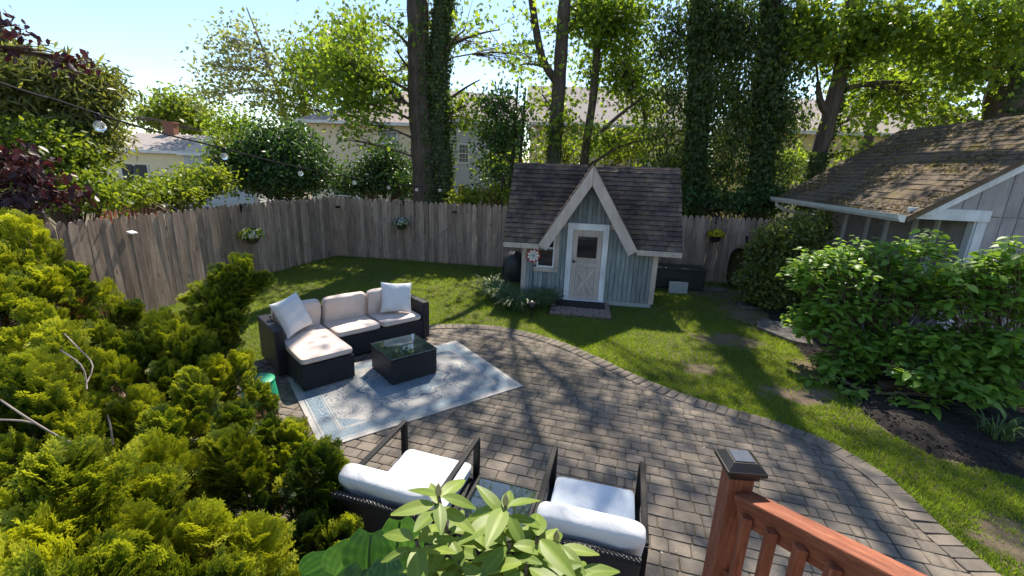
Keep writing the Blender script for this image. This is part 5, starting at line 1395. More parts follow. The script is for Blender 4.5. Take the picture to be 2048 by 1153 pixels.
# T1 big ivy-clad double trunk
tree('ivy_trunk_tree', 'huge forked trunk thick with ivy behind the back fence', (-2.6, 13.6),
     [([(-2.75, 13.6, -.1), (-2.72, 13.6, 2), (-2.85, 13.6, 4.5), (-2.9, 13.7, 7), (-3.3, 13.8, 10), (-4.2, 14, TH)], [.42, .35, .30, .26, .20, .06]),
      ([(-2.25, 13.75, -.1), (-2.25, 13.75, 2), (-2.35, 13.75, 4.5), (-2.15, 13.7, 7), (-1.4, 13.5, 10), (-.8, 13, TH)], [.36, .31, .26, .22, .16, .05])],
     [B(760, 40, 13.0, 80, 60, .9, 100, 20), B(700, 130, 13.3, 90, 75, 1.0, 130, 20), B(770, 170, 13.2, 60, 60, .8, 80, 18), B(700, 205, 13.4, 45, 40, .7, 30, 14), B(735, 250, 12.9, 35, 35, .5, 16, 12), B(690, 280, 13.0, 14, 30, .3, 7, 10), B(790, 100, 12.8, 50, 60, .7, 60, 18), B(880, 40, 12.8, 60, 40, .6, 36, 16), B(930, 60, 13.2, 60, 70, .8, 110, 18), B(960, 160, 13.3, 60, 70, .8, 90, 16), B(1000, 60, 14.0, 70, 70, .9, 120, 18), B(930, 210, 13.6, 40, 50, .6, 40, 14),
      BS(-2.5, 6.0, 9, 1.3, 1.2, .7, 16, 22), BS(-1.5, 1.2, 13, .8, .8, .7, 26, 22), BS(-3.4, 2.6, 11.5, 1.0, .8, .7, 22, 22), BS(-1.4, 4.3, 10.5, 1.0, .8, .7, 18, 22), BS(-2.9, .6, 13, .8, .6, .6, 12, 22), BS(-3.8, 9.5, 7, 1.2, 1.2, .8, 24, 22), BS(-4.6, 11.0, 5.5, 1.0, 1.0, .8, 18, 20), BS(-.2, 5.6, 10, 1.3, 1.0, .8, 20, 22), BS(-2.6, 10.8, 6.5, 1.2, .7, .7, 20, 22), BS(-.6, 10.8, 6.0, 1.2, .6, .7, 20, 22), BS(-2.2, 8.6, 8.0, 1.0, .6, .6, 12, 20)],
     ivy=[(1, 0.2, 8, 5200, .12, (-2.9, .9)), (0, 0.2, 8, 700, .06, (-1.4, 0))])
# T2, T3 dark slim trunks above the playhouse
tree('dark_trunk_tree', 'dark trunk rising behind the playhouse roof, left of two', (1.05, 13.5),
     [([(1.1, 13.5, -.1), (1.08, 13.5, 2.8), (1.1, 13.5, 5), (1.12, 13.5, 7), (1.3, 13.8, 9.2)], [.25, .215, .195, .17, .05]),
      ([(1.05, 13.5, 4.9), (.55, 13.4, 5.6), (.15, 13.3, 7.2), (-.3, 13.4, 9)], [.11, .10, .08, .03])],
     [B(1060, 40, 13.2, 70, 60, .8, 165, 18), B(1040, 130, 13.0, 50, 55, .6, 90, 15), B(1150, 40, 14.2, 60, 55, .8, 120, 16), B(1120, 250, 13.2, 50, 40, .5, 39, 12), B(1085, 190, 13.8, 60, 50, .6, 60, 14),
      BS(.9, 4.4, 10.5, 1.3, 1.1, .9, 24, 22), BS(1.9, 2.6, 11.5, 1.2, 1.0, .9, 22, 22), BS(-.6, 4.2, 11, 1.1, .9, .8, 20, 22), BS(.5, 1.9, 13, .8, .7, .6, 16, 22), BS(.6, 8.8, 7.2, 1.2, .8, .7, 20, 20), BS(.3, 3.0, 12, .9, .8, .7, 12, 22)],
     ivy=[(0, .2, 3.6, 500, .05, (-3.1, 0))])
tree('slim_trunk_tree', 'slimmer dark trunk right of the pair behind the playhouse ridge', (2.12, 14.5),
     [([(2.15, 14.5, -.1), (2.12, 14.5, 3), (2.25, 14.5, 5), (2.2, 14.5, 7.4), (2.3, 14.8, 9.2)], [.16, .14, .12, .10, .03]),
      ([(2.15, 14.5, 3.3), (3.0, 14.2, 4.2), (4.0, 14.0, 5.0)], [.07, .05, .02]), ([(2.1, 14.5, 2.6), (3.1, 14.3, 3.3), (4.1, 14.1, 3.6)], [.06, .045, .02])],
     [B(1230, 40, 14.3, 70, 60, .9, 180, 17), B(1260, 140, 14.6, 70, 65, .9, 150, 15), B(1230, 280, 14.4, 75, 35, .7, 63, 13), B(1290, 210, 15, 45, 60, .8, 54, 14), B(1180, 140, 15, 45, 60, .8, 42, 14),
      BS(2.7, 3.8, 11, 1.2, 1.0, .9, 20, 22), BS(2.6, 8.0, 8, 1.2, .9, .7, 24, 20), BS(2.3, 5.1, 10, 1.2, .6, .7, 16, 20)], leaf='tree_leaf', size=.115)
# T8 evergreen with white blossom left of the playhouse
tree('holly_tree', 'slender dark green tree with thin stems left of the playhouse roof', (-.15, 14.3),
     [([(-.2, 14.3, -.1), (-.15, 14.3, 2.5), (-.05, 14.3, 5.2)], [.09, .07, .02]), ([(.12, 14.35, -.1), (.1, 14.35, 2.5), (.18, 14.3, 5)], [.08, .06, .02])],
     [B(1000, 205, 14.2, 50, 40, .5, 46, 20), B(985, 280, 14.2, 45, 50, .5, 50, 20), B(1030, 270, 14.2, 42, 60, .5, 46, 20), B(1000, 350, 14.2, 60, 35, .5, 40, 18)], leaf='dark_leaf', tmpl=LEAF6, size=.13, spread=.2, thinout=False, tint=(.7, .3))
# T4, T5 ivy towers
tree('ivy_tower_tree', 'tall trunk wholly swallowed by dark hanging ivy, right of the playhouse', (5.15, 13.5),
     [([(5.4, 13.5, -.1), (5.25, 13.5, 2.5), (5.0, 13.5, 5), (4.75, 13.5, 7.2), (4.6, 13.0, 10), (4.6, 12.4, TH)], [.36, .31, .28, .25, .14, .05])],
     [B(1345, 60, 13.4, 50, 80, .5, 80, 20), B(1335, 190, 13.6, 45, 90, .4, 60, 22), B(1330, 330, 13.5, 45, 80, .4, 90, 22), B(1440, 60, 13.3, 60, 80, .5, 130, 22), B(1475, 160, 13.5, 26, 90, .4, 40, 20), B(1420, 180, 13.2, 50, 80, .4, 80, 22), B(1390, 330, 13.2, 60, 90, .5, 90, 22), B(1455, 330, 13.3, 40, 80, .4, 60, 22),
      BS(4.3, 3.4, 11, 1.4, 1.2, .9, 34, 22), BS(4.2, 7.8, 8, 1.2, 1.1, .8, 30, 20), BS(3.6, 5.3, 9.8, 1.0, .7, .7, 22, 20)],
     leaf='ivy', tmpl=LEAF6, size=.11, spread=.24, ivy=[(0, .1, 9, 6500, .30, (-3.2, .2))], droop=1.2)
tree('ivy_tower_tree', 'second ivy swallowed trunk, between the hanging ivy tower and the leaning tree', (6.8, 13.2),
     [([(7.15, 13.2, -.1), (7.0, 13.2, 2.5), (6.75, 13.2, 5), (6.45, 13.2, 7.2), (6.3, 12.8, 10), (6.2, 12, TH)], [.36, .32, .28, .25, .18, .07])],
     [B(1480, 60, 13.2, 60, 70, .5, 130, 20), B(1600, 60, 13.1, 40, 70, .5, 70, 20), B(1500, 200, 13.0, 50, 80, .5, 80, 20), B(1575, 110, 13.0, 40, 100, .5, 60, 20), B(1565, 240, 13.0, 46, 90, .5, 110, 22), B(1470, 230, 13.4, 36, 110, .4, 46, 22), B(1530, 340, 12.9, 60, 70, .5, 60, 22),
      BS(5.6, 4.2, 10.5, 1.3, 1.2, .9, 30, 22), BS(5.8, 6.6, 8.8, 1.3, 1.2, .8, 34, 20)],
     leaf='ivy', tmpl=LEAF6, size=.11, spread=.24, ivy=[(0, .1, 9, 6000, .30, (-3.2, .2))], droop=1.2)
# T6 leaning ivy trunk
tree('leaning_tree', 'leaning grey trunk with a skirt of ivy between ivy towers and shed', (8.3, 13.0),
     [([(8.35, 13, -.1), (8.35, 13, 2.2), (8.5, 13, 4.2), (8.55, 13, 6), (8.4, 12.9, 7.4), (8.3, 12.4, 10), (7.6, 11.6, TH)], [.26, .22, .195, .185, .17, .11, .04]),
      ([(8.45, 13, 4.3), (8.1, 12.9, 4.6), (7.8, 12.8, 5.3)], [.10, .09, .05]), ([(8.5, 13, 4.9), (9.4, 12.8, 5.1), (10.4, 12.6, 5.1)], [.08, .06, .03])],
     [B(1620, 60, 12.6, 50, 60, .6, 60, 17), B(1760, 60, 12.4, 70, 60, .8, 100, 18), B(1740, 190, 13.4, 70, 60, .8, 70, 14), B(1700, 240, 13.2, 50, 35, .6, 22, 10), B(1860, 200, 13.0, 60, 60, .7, 60, 14), B(1870, 70, 12.2, 60, 60, .7, 75, 18), B(1700, 300, 13.0, 25, 35, .3, 17, 10), B(1690, 90, 12.8, 80, 60, .7, 75, 16),
      BS(6.4, 8.2, 8.5, 1.5, 1.2, .8, 30, 20), BS(7.5, 8.0, 8.5, 1.3, 1.3, .8, 24, 20)],
     ivy=[(0, 0.1, 3.3, 1700, .09, (-3.3, .3)), (0, 3.3, 7.5, 500, .05, (-.9, .6))])
# T7 right edge trunk
tree('edge_tree', 'massive dark trunk at the right edge above the shed roof', (11.9, 11.5),
     [([(12.6, 11.5, -.1), (12.2, 11.5, 2), (11.85, 11.5, 4), (11.5, 11.5, 7), (11.2, 11, 10), (10.5, 10, TH)], [.60, .52, .46, .42, .3, .1])],
     [B(1950, 130, 11.3, 50, 60, .6, 52, 16), B(1960, 40, 11.0, 60, 40, .6, 45, 16), B(2040, 60, 10.8, 40, 50, .5, 32, 16), B(1900, 240, 12.0, 60, 25, .5, 32, 12),
      BS(4.9, 3.3, 11, 1.1, .8, .8, 30, 22), BS(8.0, 6.2, 9, 1.4, 1.4, .9, 30, 20), BS(7.0, 4.4, 10, 1.4, 1.3, .9, 30, 20), BS(5.8, 2.0, 11.5, 1.6, 1.4, .9, 28, 22), BS(3.9, 1.6, 12, 1.2, 1.2, .8, 8, 22)],
     ivy=[(0, .2, 7, 1800, .07, (-2.6, -.2))])
# lit foliage far behind on the right
tree('sunlit_tree', 'bright yellow green tree beyond the shed roof on the right', (13.0, 17.5),
     [([(13, 17.5, -.1), (13, 17.5, 3), (13.2, 17.5, 7)], [.25, .2, .06])],
     [B(1800, 140, 17.5, 110, 70, 1.3, 90, 16), B(1900, 120, 17.5, 90, 80, 1.3, 80, 16), B(1720, 110, 18, 80, 80, 1.3, 60, 14)], leaf='lime_leaf', size=.16, spread=.35, thinout=False)
# background trees on the left and middle
tree('yellow_green_tree', 'yellow green leafy tree between windblown tree and big ivy trunk', (-8.6, 26),
     [([(-8.6, 26, -.1), (-8.6, 26, 4), (-8.4, 26, 9)], [.3, .24, .08])],
     [B(660, 130, 26, 70, 70, 1.8, 120, 18), B(610, 150, 26.5, 55, 60, 1.5, 70, 16), B(710, 80, 26, 50, 60, 1.6, 80, 18), B(600, 220, 26.5, 50, 40, 1.5, 50, 16)], leaf='lime_leaf', tmpl=LEAF6, size=.24, spread=.45, thinout=False, tint=(.4, .25), group='background trees')
tree('windblown_tree', 'tall pale sparse tree bent by wind against the sky', (-13.0, 27),
     [([(-13.0, 27, -.1), (-13.2, 27, 3.5), (-13.9, 27, 7), (-15, 27, 10.5)], [.22, .17, .09, .03]), ([(-13.0, 27, 2.5), (-12.2, 27, 6), (-12.5, 27, 9)], [.13, .09, .03])],
     [B(470, 80, 27, 48, 48, 1.2, 60, 8), B(450, 140, 27, 50, 50, 1.2, 70, 8), B(520, 110, 27, 45, 60, 1.2, 60, 7), B(430, 190, 27, 42, 35, 1.0, 40, 7), B(510, 180, 27, 60, 50, 1.2, 70, 7), B(560, 190, 27, 35, 60, 1.0, 40, 9)], leaf='pale_leaf', tmpl=LEAF4, size=.24, spread=.45, thinout=False, wind=(-.9, 0, .5), bark='grey_twig', group='background trees', limb_r=.05)
tree('bare_tree', 'thin nearly bare tree right of the windblown tree', (-11.2, 28),
     [([(-11.2, 28, -.1), (-11.1, 28, 4), (-11.2, 28, 9)], [.14, .1, .03])], [B(590, 130, 28, 28, 60, .8, 36, 4), B(590, 200, 28, 35, 40, .8, 24, 5)], leaf='pale_leaf', tmpl=LEAF4, size=.22, spread=.35, thinout=False, group='background trees')
tree('round_tree', 'round crowned yellow green tree behind the low house', (-26.5, 36),
     [([(-26.5, 36, -.1), (-26.5, 36, 4), (-26.4, 36, 7)], [.35, .28, .1])],
     [B(345, 225, 36, 62, 36, 2.4, 170, 16), B(385, 245, 36, 36, 25, 1.8, 60, 14), B(300, 235, 36, 30, 20, 1.5, 40, 14)], leaf='lime_leaf', tmpl=LEAF4, size=.34, spread=.55, thinout=False, wind=(.9, 0, .2), tint=(.3, .25), group='background trees', flat=1)
tree('dense_tree', 'low dark rounded tree behind the gable of the low house', (-16, 28), [([(-16.0, 28, -.1), (-16, 28, 3)], [.2, .1])], [B(470, 262, 28, 60, 40, 1.4, 110, 18), B(210, 235, 28, 20, 18, 1, 30, 14)], leaf='tree_leaf', tmpl=LEAF6, size=.22, spread=.4, thinout=False, group='background trees')
tree('feathery_evergreen', 'big olive green feathery evergreen at the upper left edge', (-7.9, 7.6),
     [([(-8.4, 7.6, -.1), (-8.2, 7.6, 2.5), (-8.1, 7.6, 5.6)], [.2, .15, .04])],
     [B(50, 165, 7.6, 85, 50, .8, 150, 64), B(170, 160, 7.7, 40, 30, .4, 40, 50), B(130, 185, 7.6, 70, 50, .7, 120, 60), B(60, 240, 7.5, 110, 60, .7, 140, 60), B(160, 255, 7.5, 40, 60, .5, 60, 60), B(5, 110, 7.6, 40, 30, .5, 14, 40)], leaf='olive_leaf', tmpl=NEEDLE, size=.17, spread=.16, thinout=False, tint=(.5, .3), group='trees beyond the left fence', flat=.6)

# shrubs behind the fences ---------------------------------------------------
def shrub(name, label, blobs, leaf, tmpl=LEAF6, size=.09, spread=.13, tint=(.5, .25), group='shrubs beyond the fences', cat='shrub', droop=.2, base=None, flat=.4, bark='twig'):
    c = np.mean([np.array(tuple(b[0])) for b in blobs], 0) if base is None else np.array([base[0], base[1], 0])
    return tree(name, label, (c[0], c[1]), [([(c[0], c[1], -.05), (c[0] + .05, c[1], .4), (c[0], c[1], .8)], [.06, .05, .03])], blobs, leaf, tmpl, size, spread, thinout=False, tint=tint, group=group, cat=cat, limb_r=.022, droop=droop, flat=flat, bark=bark)
shrub('glossy_shrub', 'large glossy dark green shrub behind the fence corner', [B(560, 300, 14.0, 80, 55, .8, 190, 26), B(500, 330, 13.6, 60, 50, .7, 130, 24), B(610, 340, 13.6, 60, 45, .7, 150, 26), B(545, 365, 13.4, 95, 30, .6, 120, 22)], 'dark_leaf', size=.12, spread=.2, tint=(.55, .3))
shrub('glossy_shrub', 'dark green shrub below the window of the tan house', [B(770, 330, 15.0, 55, 40, .6, 120, 24), B(730, 365, 14.6, 65, 25, .6, 90, 24), B(800, 370, 14.6, 50, 25, .6, 70, 22)], 'dark_leaf', size=.12, spread=.2)
shrub('lime_hedge', 'lime green tangled shrub along the far side of the left fence', [B(330, 382, 11.0, 75, 24, .5, 110, 24), B(405, 362, 12.0, 55, 34, .6, 110, 22), B(250, 390, 9.0, 60, 18, .5, 70, 22), B(455, 315, 13.5, 35, 45, .6, 80, 20)], 'lime_leaf', size=.10, spread=.15, tint=(.35, .3))
shrub('lime_hedge', 'bright green leafy shrub under the olive evergreen on the left', [B(60, 290, 6.7, 90, 45, .4, 110, 22), B(140, 320, 6.9, 45, 40, .4, 70, 22), B(100, 372, 6.6, 110, 36, .4, 120, 22), B(210, 385, 6.9, 30, 16, .3, 24, 18)], 'lime_leaf', size=.085, spread=.13, tint=(.3, .3))
shrub('mixed_undergrowth', 'shaded green undergrowth behind the back fence right of the playhouse', [B(1420, 400, 12.6, 90, 22, .4, 90, 22), B(1530, 395, 12.4, 50, 30, .4, 70, 22), B(1480, 410, 12.2, 60, 10, .3, 40, 18)], 'dark_leaf', size=.11, spread=.15, tint=(.6, .3))
shrub('mixed_undergrowth', 'bright green sprout above the fence left of the playhouse roof', [B(940, 395, 12.9, 40, 18, .3, 34, 18), B(1000, 390, 13.0, 40, 20, .3, 34, 18)], 'lime_leaf', size=.12, spread=.13)
shrub('mixed_undergrowth', 'sunlit yellow green thicket behind the playhouse roof', [B(1130, 300, 15.5, 60, 30, .6, 60, 18), B(1260, 300, 15.5, 70, 35, .6, 70, 18), B(1010, 330, 15.5, 60, 40, .6, 50, 18)], 'lime_leaf', size=.14, spread=.25)
shrub('mixed_undergrowth', 'shrub filling in beyond the yellow house corner and shed', [B(1580, 330, 14.5, 30, 40, .5, 50, 18)], 'tree_leaf', size=.12, spread=.2)
# purple redbud at the left edge, near
pr = [B(50, 345, 4.6, 80, 20, .25, 30, 11), B(90, 385, 4.7, 80, 16, .25, 26, 10), B(20, 310, 4.4, 40, 18, .2, 10, 8), B(20, 410, 4.4, 40, 18, .2, 14, 9), B(60, 100, 4.4, 70, 10, .2, 7, 6), B(150, 128, 4.6, 60, 8, .15, 8, 5), B(10, 45, 4.3, 26, 18, .2, 6, 7)]
tree('redbud_tree', 'purple leaved redbud with drooping heart shaped leaves at the far left', (-5.5, 4.2), [([(-5.6, 4.2, -.05), (-5.5, 4.25, 1.6), (-5.3, 4.3, 3.0), (-5.0, 4.4, 3.9)], [.07, .055, .04, .015])], pr, 'purple_leaf', LEAF6, .085, .07, thinout=False, tint=(.45, .3), group=None, limb_r=.02, droop=1.0)

# ================================================================== GOLDEN CYPRESS
def spray_template(seed):
    """flat fan of scale-leaf branchlets, length 1 along y, as quads"""
    r = random.Random(seed); V = []; Fq = []; T = []
    def twig(x, y, z, a, L, w, t0):
        c, s = math.sin(a), math.cos(a); px, py = s, -c; b = len(V)
        V.extend([(x, y, z), (x + c * L * .45 + px * w, y + s * L * .45 + py * w, z + .02), (x + c * L, y + s * L, z + r.uniform(-.02, .06)), (x + c * L * .45 - px * w, y + s * L * .45 - py * w, z + .02)])
        T.extend([t0 - .1, t0 + .08, t0 + .34, t0 + .08]); Fq.append((b, b + 1, b + 2, b + 3))
    twig(0, 0, 0, 0, .62, .03, -.3)
    for k in range(5):
        y = .12 + k * .15
        for sd in (-1, 1):
            a = sd * (1.0 - k * .13) + r.uniform(-.12, .12); L = (.46 - abs(k - 1.5) * .05) * r.uniform(.85, 1.15); z = .05 * k * k * .12
            twig(0, y, z, a, L, .04, -.25 + k * .06)
            for q in (.4, .72):
                for s2 in (-1, 1):
                    bx_, by_ = math.sin(a) * L * q, y + math.cos(a) * L * q
                    twig(bx_, by_, z + .01, a + s2 * .75 + r.uniform(-.15, .15), L * .5 * (1.15 - q * .5), .038, -.12 + k * .06 + q * .15)
    for s2 in (-.5, 0, .5): twig(0, .7, .05, s2, .34, .034, .1)
    return np.array(V), np.array(Fq), np.array(T)
SPR = [spray_template(i) for i in range(4)]
BRN = M['dead']
def plume(cloud, base, tip, R, n, tint, rng=RNG, size=(.092, .135)):
    base, tip = np.array(base), np.array(tip); ax = tip - base; L = np.linalg.norm(ax); ax /= L
    t = rng.random(n) ** .8; az = rng.uniform(0, 2 * math.pi, n)
    e1 = unit(np.cross(ax, [.2, 1, .1])); e2 = np.cross(ax, e1)
    rad = np.cos(az)[:, None] * e1 + np.sin(az)[:, None] * e2
    prof = R * np.sqrt(np.clip(1 - t ** 2.2, 0.02, 1)) * rng.uniform(.35, 1.0, n)
    P = base + ax * (t * L)[:, None] * .92 + rad * prof[:, None]
    D = rad * .75 + ax * (.55 + t * .7)[:, None] + np.array([0, 0, .12]) + rng.normal(0, .2, (n, 3))
    Nn = rad * -.5 + ax * .8 + rng.normal(0, .35, (n, 3))
    s = rng.uniform(size[0], size[1], n)
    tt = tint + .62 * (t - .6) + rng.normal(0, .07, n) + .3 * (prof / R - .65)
    pick = rng.integers(0, 4, n)
    for k in range(4):
        q = pick == k
        if q.any():
            V, Fc, T = scatter(SPR[k][0], SPR[k][1], P[q], D[q], Nn[q], s[q, None] * np.ones(3), tt[q], SPR[k][2]); cloud.add(V, Fc, np.clip(T, 0, 1))
DCTL = np.array([(0, 450, 3.5), (110, 500, 3.7), (200, 560, 4.1), (300, 620, 4.2), (60, 640, 2.9), (60, 760, 2.5), (300, 760, 3.4), (480, 740, 3.9), (400, 900, 2.7), (560, 860, 3.2), (700, 1000, 2.6), (650, 1100, 2.3), (300, 1000, 1.95), (100, 960, 1.75), (0, 1150, 1.3), (250, 1130, 1.45), (420, 1120, 1.7), (600, 1140, 2.05)], float)
def cy_depth(px, py):
    w = 1.0 / ((DCTL[:, 0] - px) ** 2 + (DCTL[:, 1] - py) ** 2 + 400) ** 1.5; return float((w * DCTL[:, 2]).sum() / w.sum())
OUT = np.array([(-60, 405), (40, 415), (80, 470), (150, 520), (180, 560), (250, 570), (310, 600), (320, 640), (390, 660), (450, 690), (500, 705), (505, 760), (560, 800), (600, 850), (640, 900), (690, 960), (735, 1030), (720, 1090), (640, 1120), (600, 1230), (-60, 1230)], float)
CB = {'A': (-4.0, 3.9), 'B': (-2.75, 3.7), 'C': (-2.35, 2.35), 'D': (-1.35, 2.55), 'E': (-1.75, 1.55)}
CLAB = {'A': 'golden hinoki cypress at the far left against the fence', 'B': 'golden hinoki cypress shrub between the left fence and the sofa', 'C': 'bright golden hinoki cypress in the middle of the left planting', 'D': 'green hinoki cypress beside the left armchair and the rug', 'E': 'golden hinoki cypress closest to the camera at the lower left'}
croots = {}; ccl = {}; cst = {}; cdead = {}
for k, c in CB.items():
    r = empty('hinoki_cypress', (c[0], c[1], 0)); tag(r, CLAB[k], 'cypress', 'golden cypress shrubs on the left'); croots[k] = r; ccl[k] = Cloud(); cst[k] = Cloud(); cdead[k] = Cloud()
    cst[k].tube([(0, 0, -.05), (.03, .02, .35), (0, 0, .7)], [.05, .042, .03], 8)
tips = []
rr_ = np.random.default_rng(11)
tries = 0
while tries < 9000 and len(tips) < 400:
    tries += 1
    px, py = rr_.uniform(-60, 740), rr_.uniform(405, 1230)
    if not inside([(px, py)], OUT)[0]: continue
    k = cy_depth(px, py); dmin = 63 * (2.7 / k) ** .75
    if all((px - q[0]) ** 2 + (py - q[1]) ** 2 > (dmin * .5 * (1 + (2.7 / q[2]) ** 0)) ** 2 for q in tips): tips.append((px, py, k))
for i, (px, py, k) in enumerate(tips):
    k = k * rr_.uniform(.92, 1.10)
    T3 = np.array(tuple(AK(px, py, k)))
    g3 = np.array([T3[0], T3[1]]); key = min(CB, key=lambda q: (CB[q][0] - g3[0]) ** 2 + (CB[q][1] - g3[1]) ** 2); org = np.array([*CB[key], 0.])
    L = rr_.uniform(.30, .46); R = rr_.uniform(.10, .145)
    out = np.array([T3[0] - CB[key][0], T3[1] - CB[key][1], 0]); ln = np.linalg.norm(out); out = out / (ln + .2)
    ax = np.array([0, 0, 1.0]) + out * .45 + rr_.normal(0, .16, 3); ax /= np.linalg.norm(ax)
    if T3[2] < .25: continue
    Bs = T3 - ax * L
    base_t = {'A': .56, 'B': .56, 'C': .64, 'D': .30, 'E': .68}[key] + (.16 if rr_.random() < .45 else -.16) + rr_.normal(0, .06)  # gold and green plumes mixed; the darker share also paints in dappled shade
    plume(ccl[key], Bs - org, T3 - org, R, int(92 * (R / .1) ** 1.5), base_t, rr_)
    # branch to the shrub's stem
    q_ = Bs - org; root = np.array([q_[0] * .82, q_[1] * .82, max(.02, q_[2] - .6)]); pts = bend(root, q_, -.04, 6, .06)
    if i % 5 == 0: cst[key].tube([(q_[0] * .3, q_[1] * .3, 0.0), tuple(root)], [.02, .016], 5)
    cst[key].tube(np.vstack([pts, (T3 - org - ax * L * .3)[None]]), np.linspace(.022, .006, 7), 5)
    # inner shaded growth behind the outer plumes
    back = (T3 - np.array(tuple(CAMP))); back = back / np.linalg.norm(back)
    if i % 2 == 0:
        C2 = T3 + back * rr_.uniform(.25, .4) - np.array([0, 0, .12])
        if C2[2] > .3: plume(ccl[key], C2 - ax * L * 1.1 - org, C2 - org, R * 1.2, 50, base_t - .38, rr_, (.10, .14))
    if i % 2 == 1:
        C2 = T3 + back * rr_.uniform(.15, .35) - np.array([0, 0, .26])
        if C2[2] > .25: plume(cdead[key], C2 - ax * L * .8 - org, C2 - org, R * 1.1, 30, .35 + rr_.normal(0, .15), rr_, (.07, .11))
# feathery outlier by the lawn
ro = empty('feathery_cypress', (*AT(430, 690, 4.7)[:2], 0)); tag(ro, 'feathery young cypress leaning over the lawn edge before the fence', 'cypress'); org = np.array(tuple(ro.location)); fc = Cloud(); fs_ = Cloud()
fs_.tube([(0, 0, -.05), (.02, 0, .4), (.08, 0, .9), (.15, .02, 1.35)], [.03, .025, .018, .006], 7)
for (px, py, k, dx, dz, L, R) in ((480, 522, 4.75, .25, 1, .42, .15), (440, 545, 4.75, -.1, 1, .4, .15), (415, 570, 4.7, -.5, .9, .4, .15), (380, 590, 4.7, -.8, .7, .4, .15), (500, 575, 4.7, .9, .6, .45, .12), (535, 560, 4.7, 1.0, .25, .5, .07), (420, 620, 4.65, -.5, .7, .4, .16), (465, 600, 4.65, .4, .9, .42, .16), (390, 640, 4.6, -.6, .8, .4, .16), (450, 650, 4.6, .3, .9, .4, .16), (420, 680, 4.6, 0, 1, .4, .18), (475, 640, 4.65, .7, .7, .4, .13), (360, 640, 4.65, -.9, .6, .36, .13)):
    T3 = np.array(tuple(AK(px, py, k))); a = np.array([dx, -.15, dz]); a /= np.linalg.norm(a); Bs = T3 - a * L
    plume(fc, Bs - org, T3 - org, R, 70, .40 + rr_.normal(0, .06), rr_, (.10, .15)); fs_.tube(np.vstack([bend([.03, 0, max(.1, Bs[2] - .45)], Bs - org, .02, 5), (T3 - org - a * L * .2)[None]]), np.linspace(.012, .004, 6), 5)
fc.build('foliage', M['cypress'], ro, kind='stuff'); fs_.build('branches', M['twig'], ro, kind='stuff', smooth=True, tint=False)
for k in CB:
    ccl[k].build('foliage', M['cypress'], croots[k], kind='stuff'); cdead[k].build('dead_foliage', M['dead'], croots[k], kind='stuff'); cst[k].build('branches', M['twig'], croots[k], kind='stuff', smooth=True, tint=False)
# bare grey twigs poking out
for pts, par in ((((100, 640, 3.0), (150, 690, 2.85), (185, 730, 2.75), (172, 770, 2.7)), 'A'), (((0, 800, 2.0), (60, 840, 2.0), (130, 880, 2.05), (200, 908, 2.1)), 'C'), (((0, 840, 2.0), (45, 842, 2.0), (95, 852, 2.05)), 'C'), (((215, 830, 2.4), (222, 860, 2.4), (226, 890, 2.45)), 'C'), (((120, 700, 2.6), (165, 735, 2.6), (175, 790, 2.6)), 'B')):
    P3 = [tuple(AK(*p) - Vector((*CB[par], 0))) for p in pts]; P3.append((0.0, 0.0, .5))
    MB().tube([tuple(q) for q in smooth_line(P3[:-1], .05)], .0045, 5).build('bare_twig', M['grey_twig'], croots[par], smooth=True)

# ================================================================== BROAD LEAVED PLANTS
def leaf_mesh(name, L, W, fold=.25, curl=.25, nx=3, ny=7, shape=1.0, heart=False, ripple=0.0, seed=0, mat=None):
    """single modelled leaf along +y with midrib fold and curl; tint in attribute"""
    r = random.Random(seed); V = []; Fq = []; T = []; tb = .5 + ((seed * 37) % 11 - 5) * .055
    for j in range(ny + 1):
        t = j / ny
        w = (math.sin(math.pi * t ** (.8 if not heart else .62)) ** (.75 if not heart else .8)) * W / 2 if 0 < j < ny else .004
        if heart: w = W / 2 * (math.sin(math.pi / 2 * min(1, (t + .14) / .5)) if t < .36 else max(0.0, 1 - ((t - .36) / .64) ** 2.0) ** .8 + .01)
        for i in range(-nx, nx + 1):
            u = i / nx; x = u * w; z = fold * abs(x) - curl * L * t * t + (ripple * .35 * math.cos(math.pi * i) * (1 - abs(u) * .5) + ripple * .4 * math.sin(t * 30 + u * 3) * abs(u) if ripple else 0)
            V.append((x, t * L - (heart and (abs(u) * .12 * L * (1 - t) ** 3) or 0), z)); T.append(tb + (.35 if i == 0 else 0) + (.14 * math.cos(math.pi * i) if heart else 0) + r.uniform(-.08, .08) - .1 * t)
    n = 2 * nx + 1
    for j in range(ny):
        for i in range(2 * nx): Fq.append((j * n + i, j * n + i + 1, (j + 1) * n + i + 1, (j + 1) * n + i))
    me = np_mesh(name, V, Fq, T, smooth=True); me.materials.append(mat); return me
def place_leaf(me, parent, pos, d, nrm, s, name='leaf'):
    d = Vector(d).normalized(); z = Vector(nrm) - Vector(nrm).dot(d) * d
    if z.length < 1e-3: z = Vector((0, 0, 1)) - d.z * d
    z.normalize(); x = d.cross(z)
    o = link_mesh(name, me, None, parent)
    o.matrix_local = Matrix(((x.x * s, d.x * s, z.x * s, pos[0]), (x.y * s, d.y * s, z.y * s, pos[1]), (x.z * s, d.z * s, z.z * s, pos[2]), (0, 0, 0, 1)))
    return o
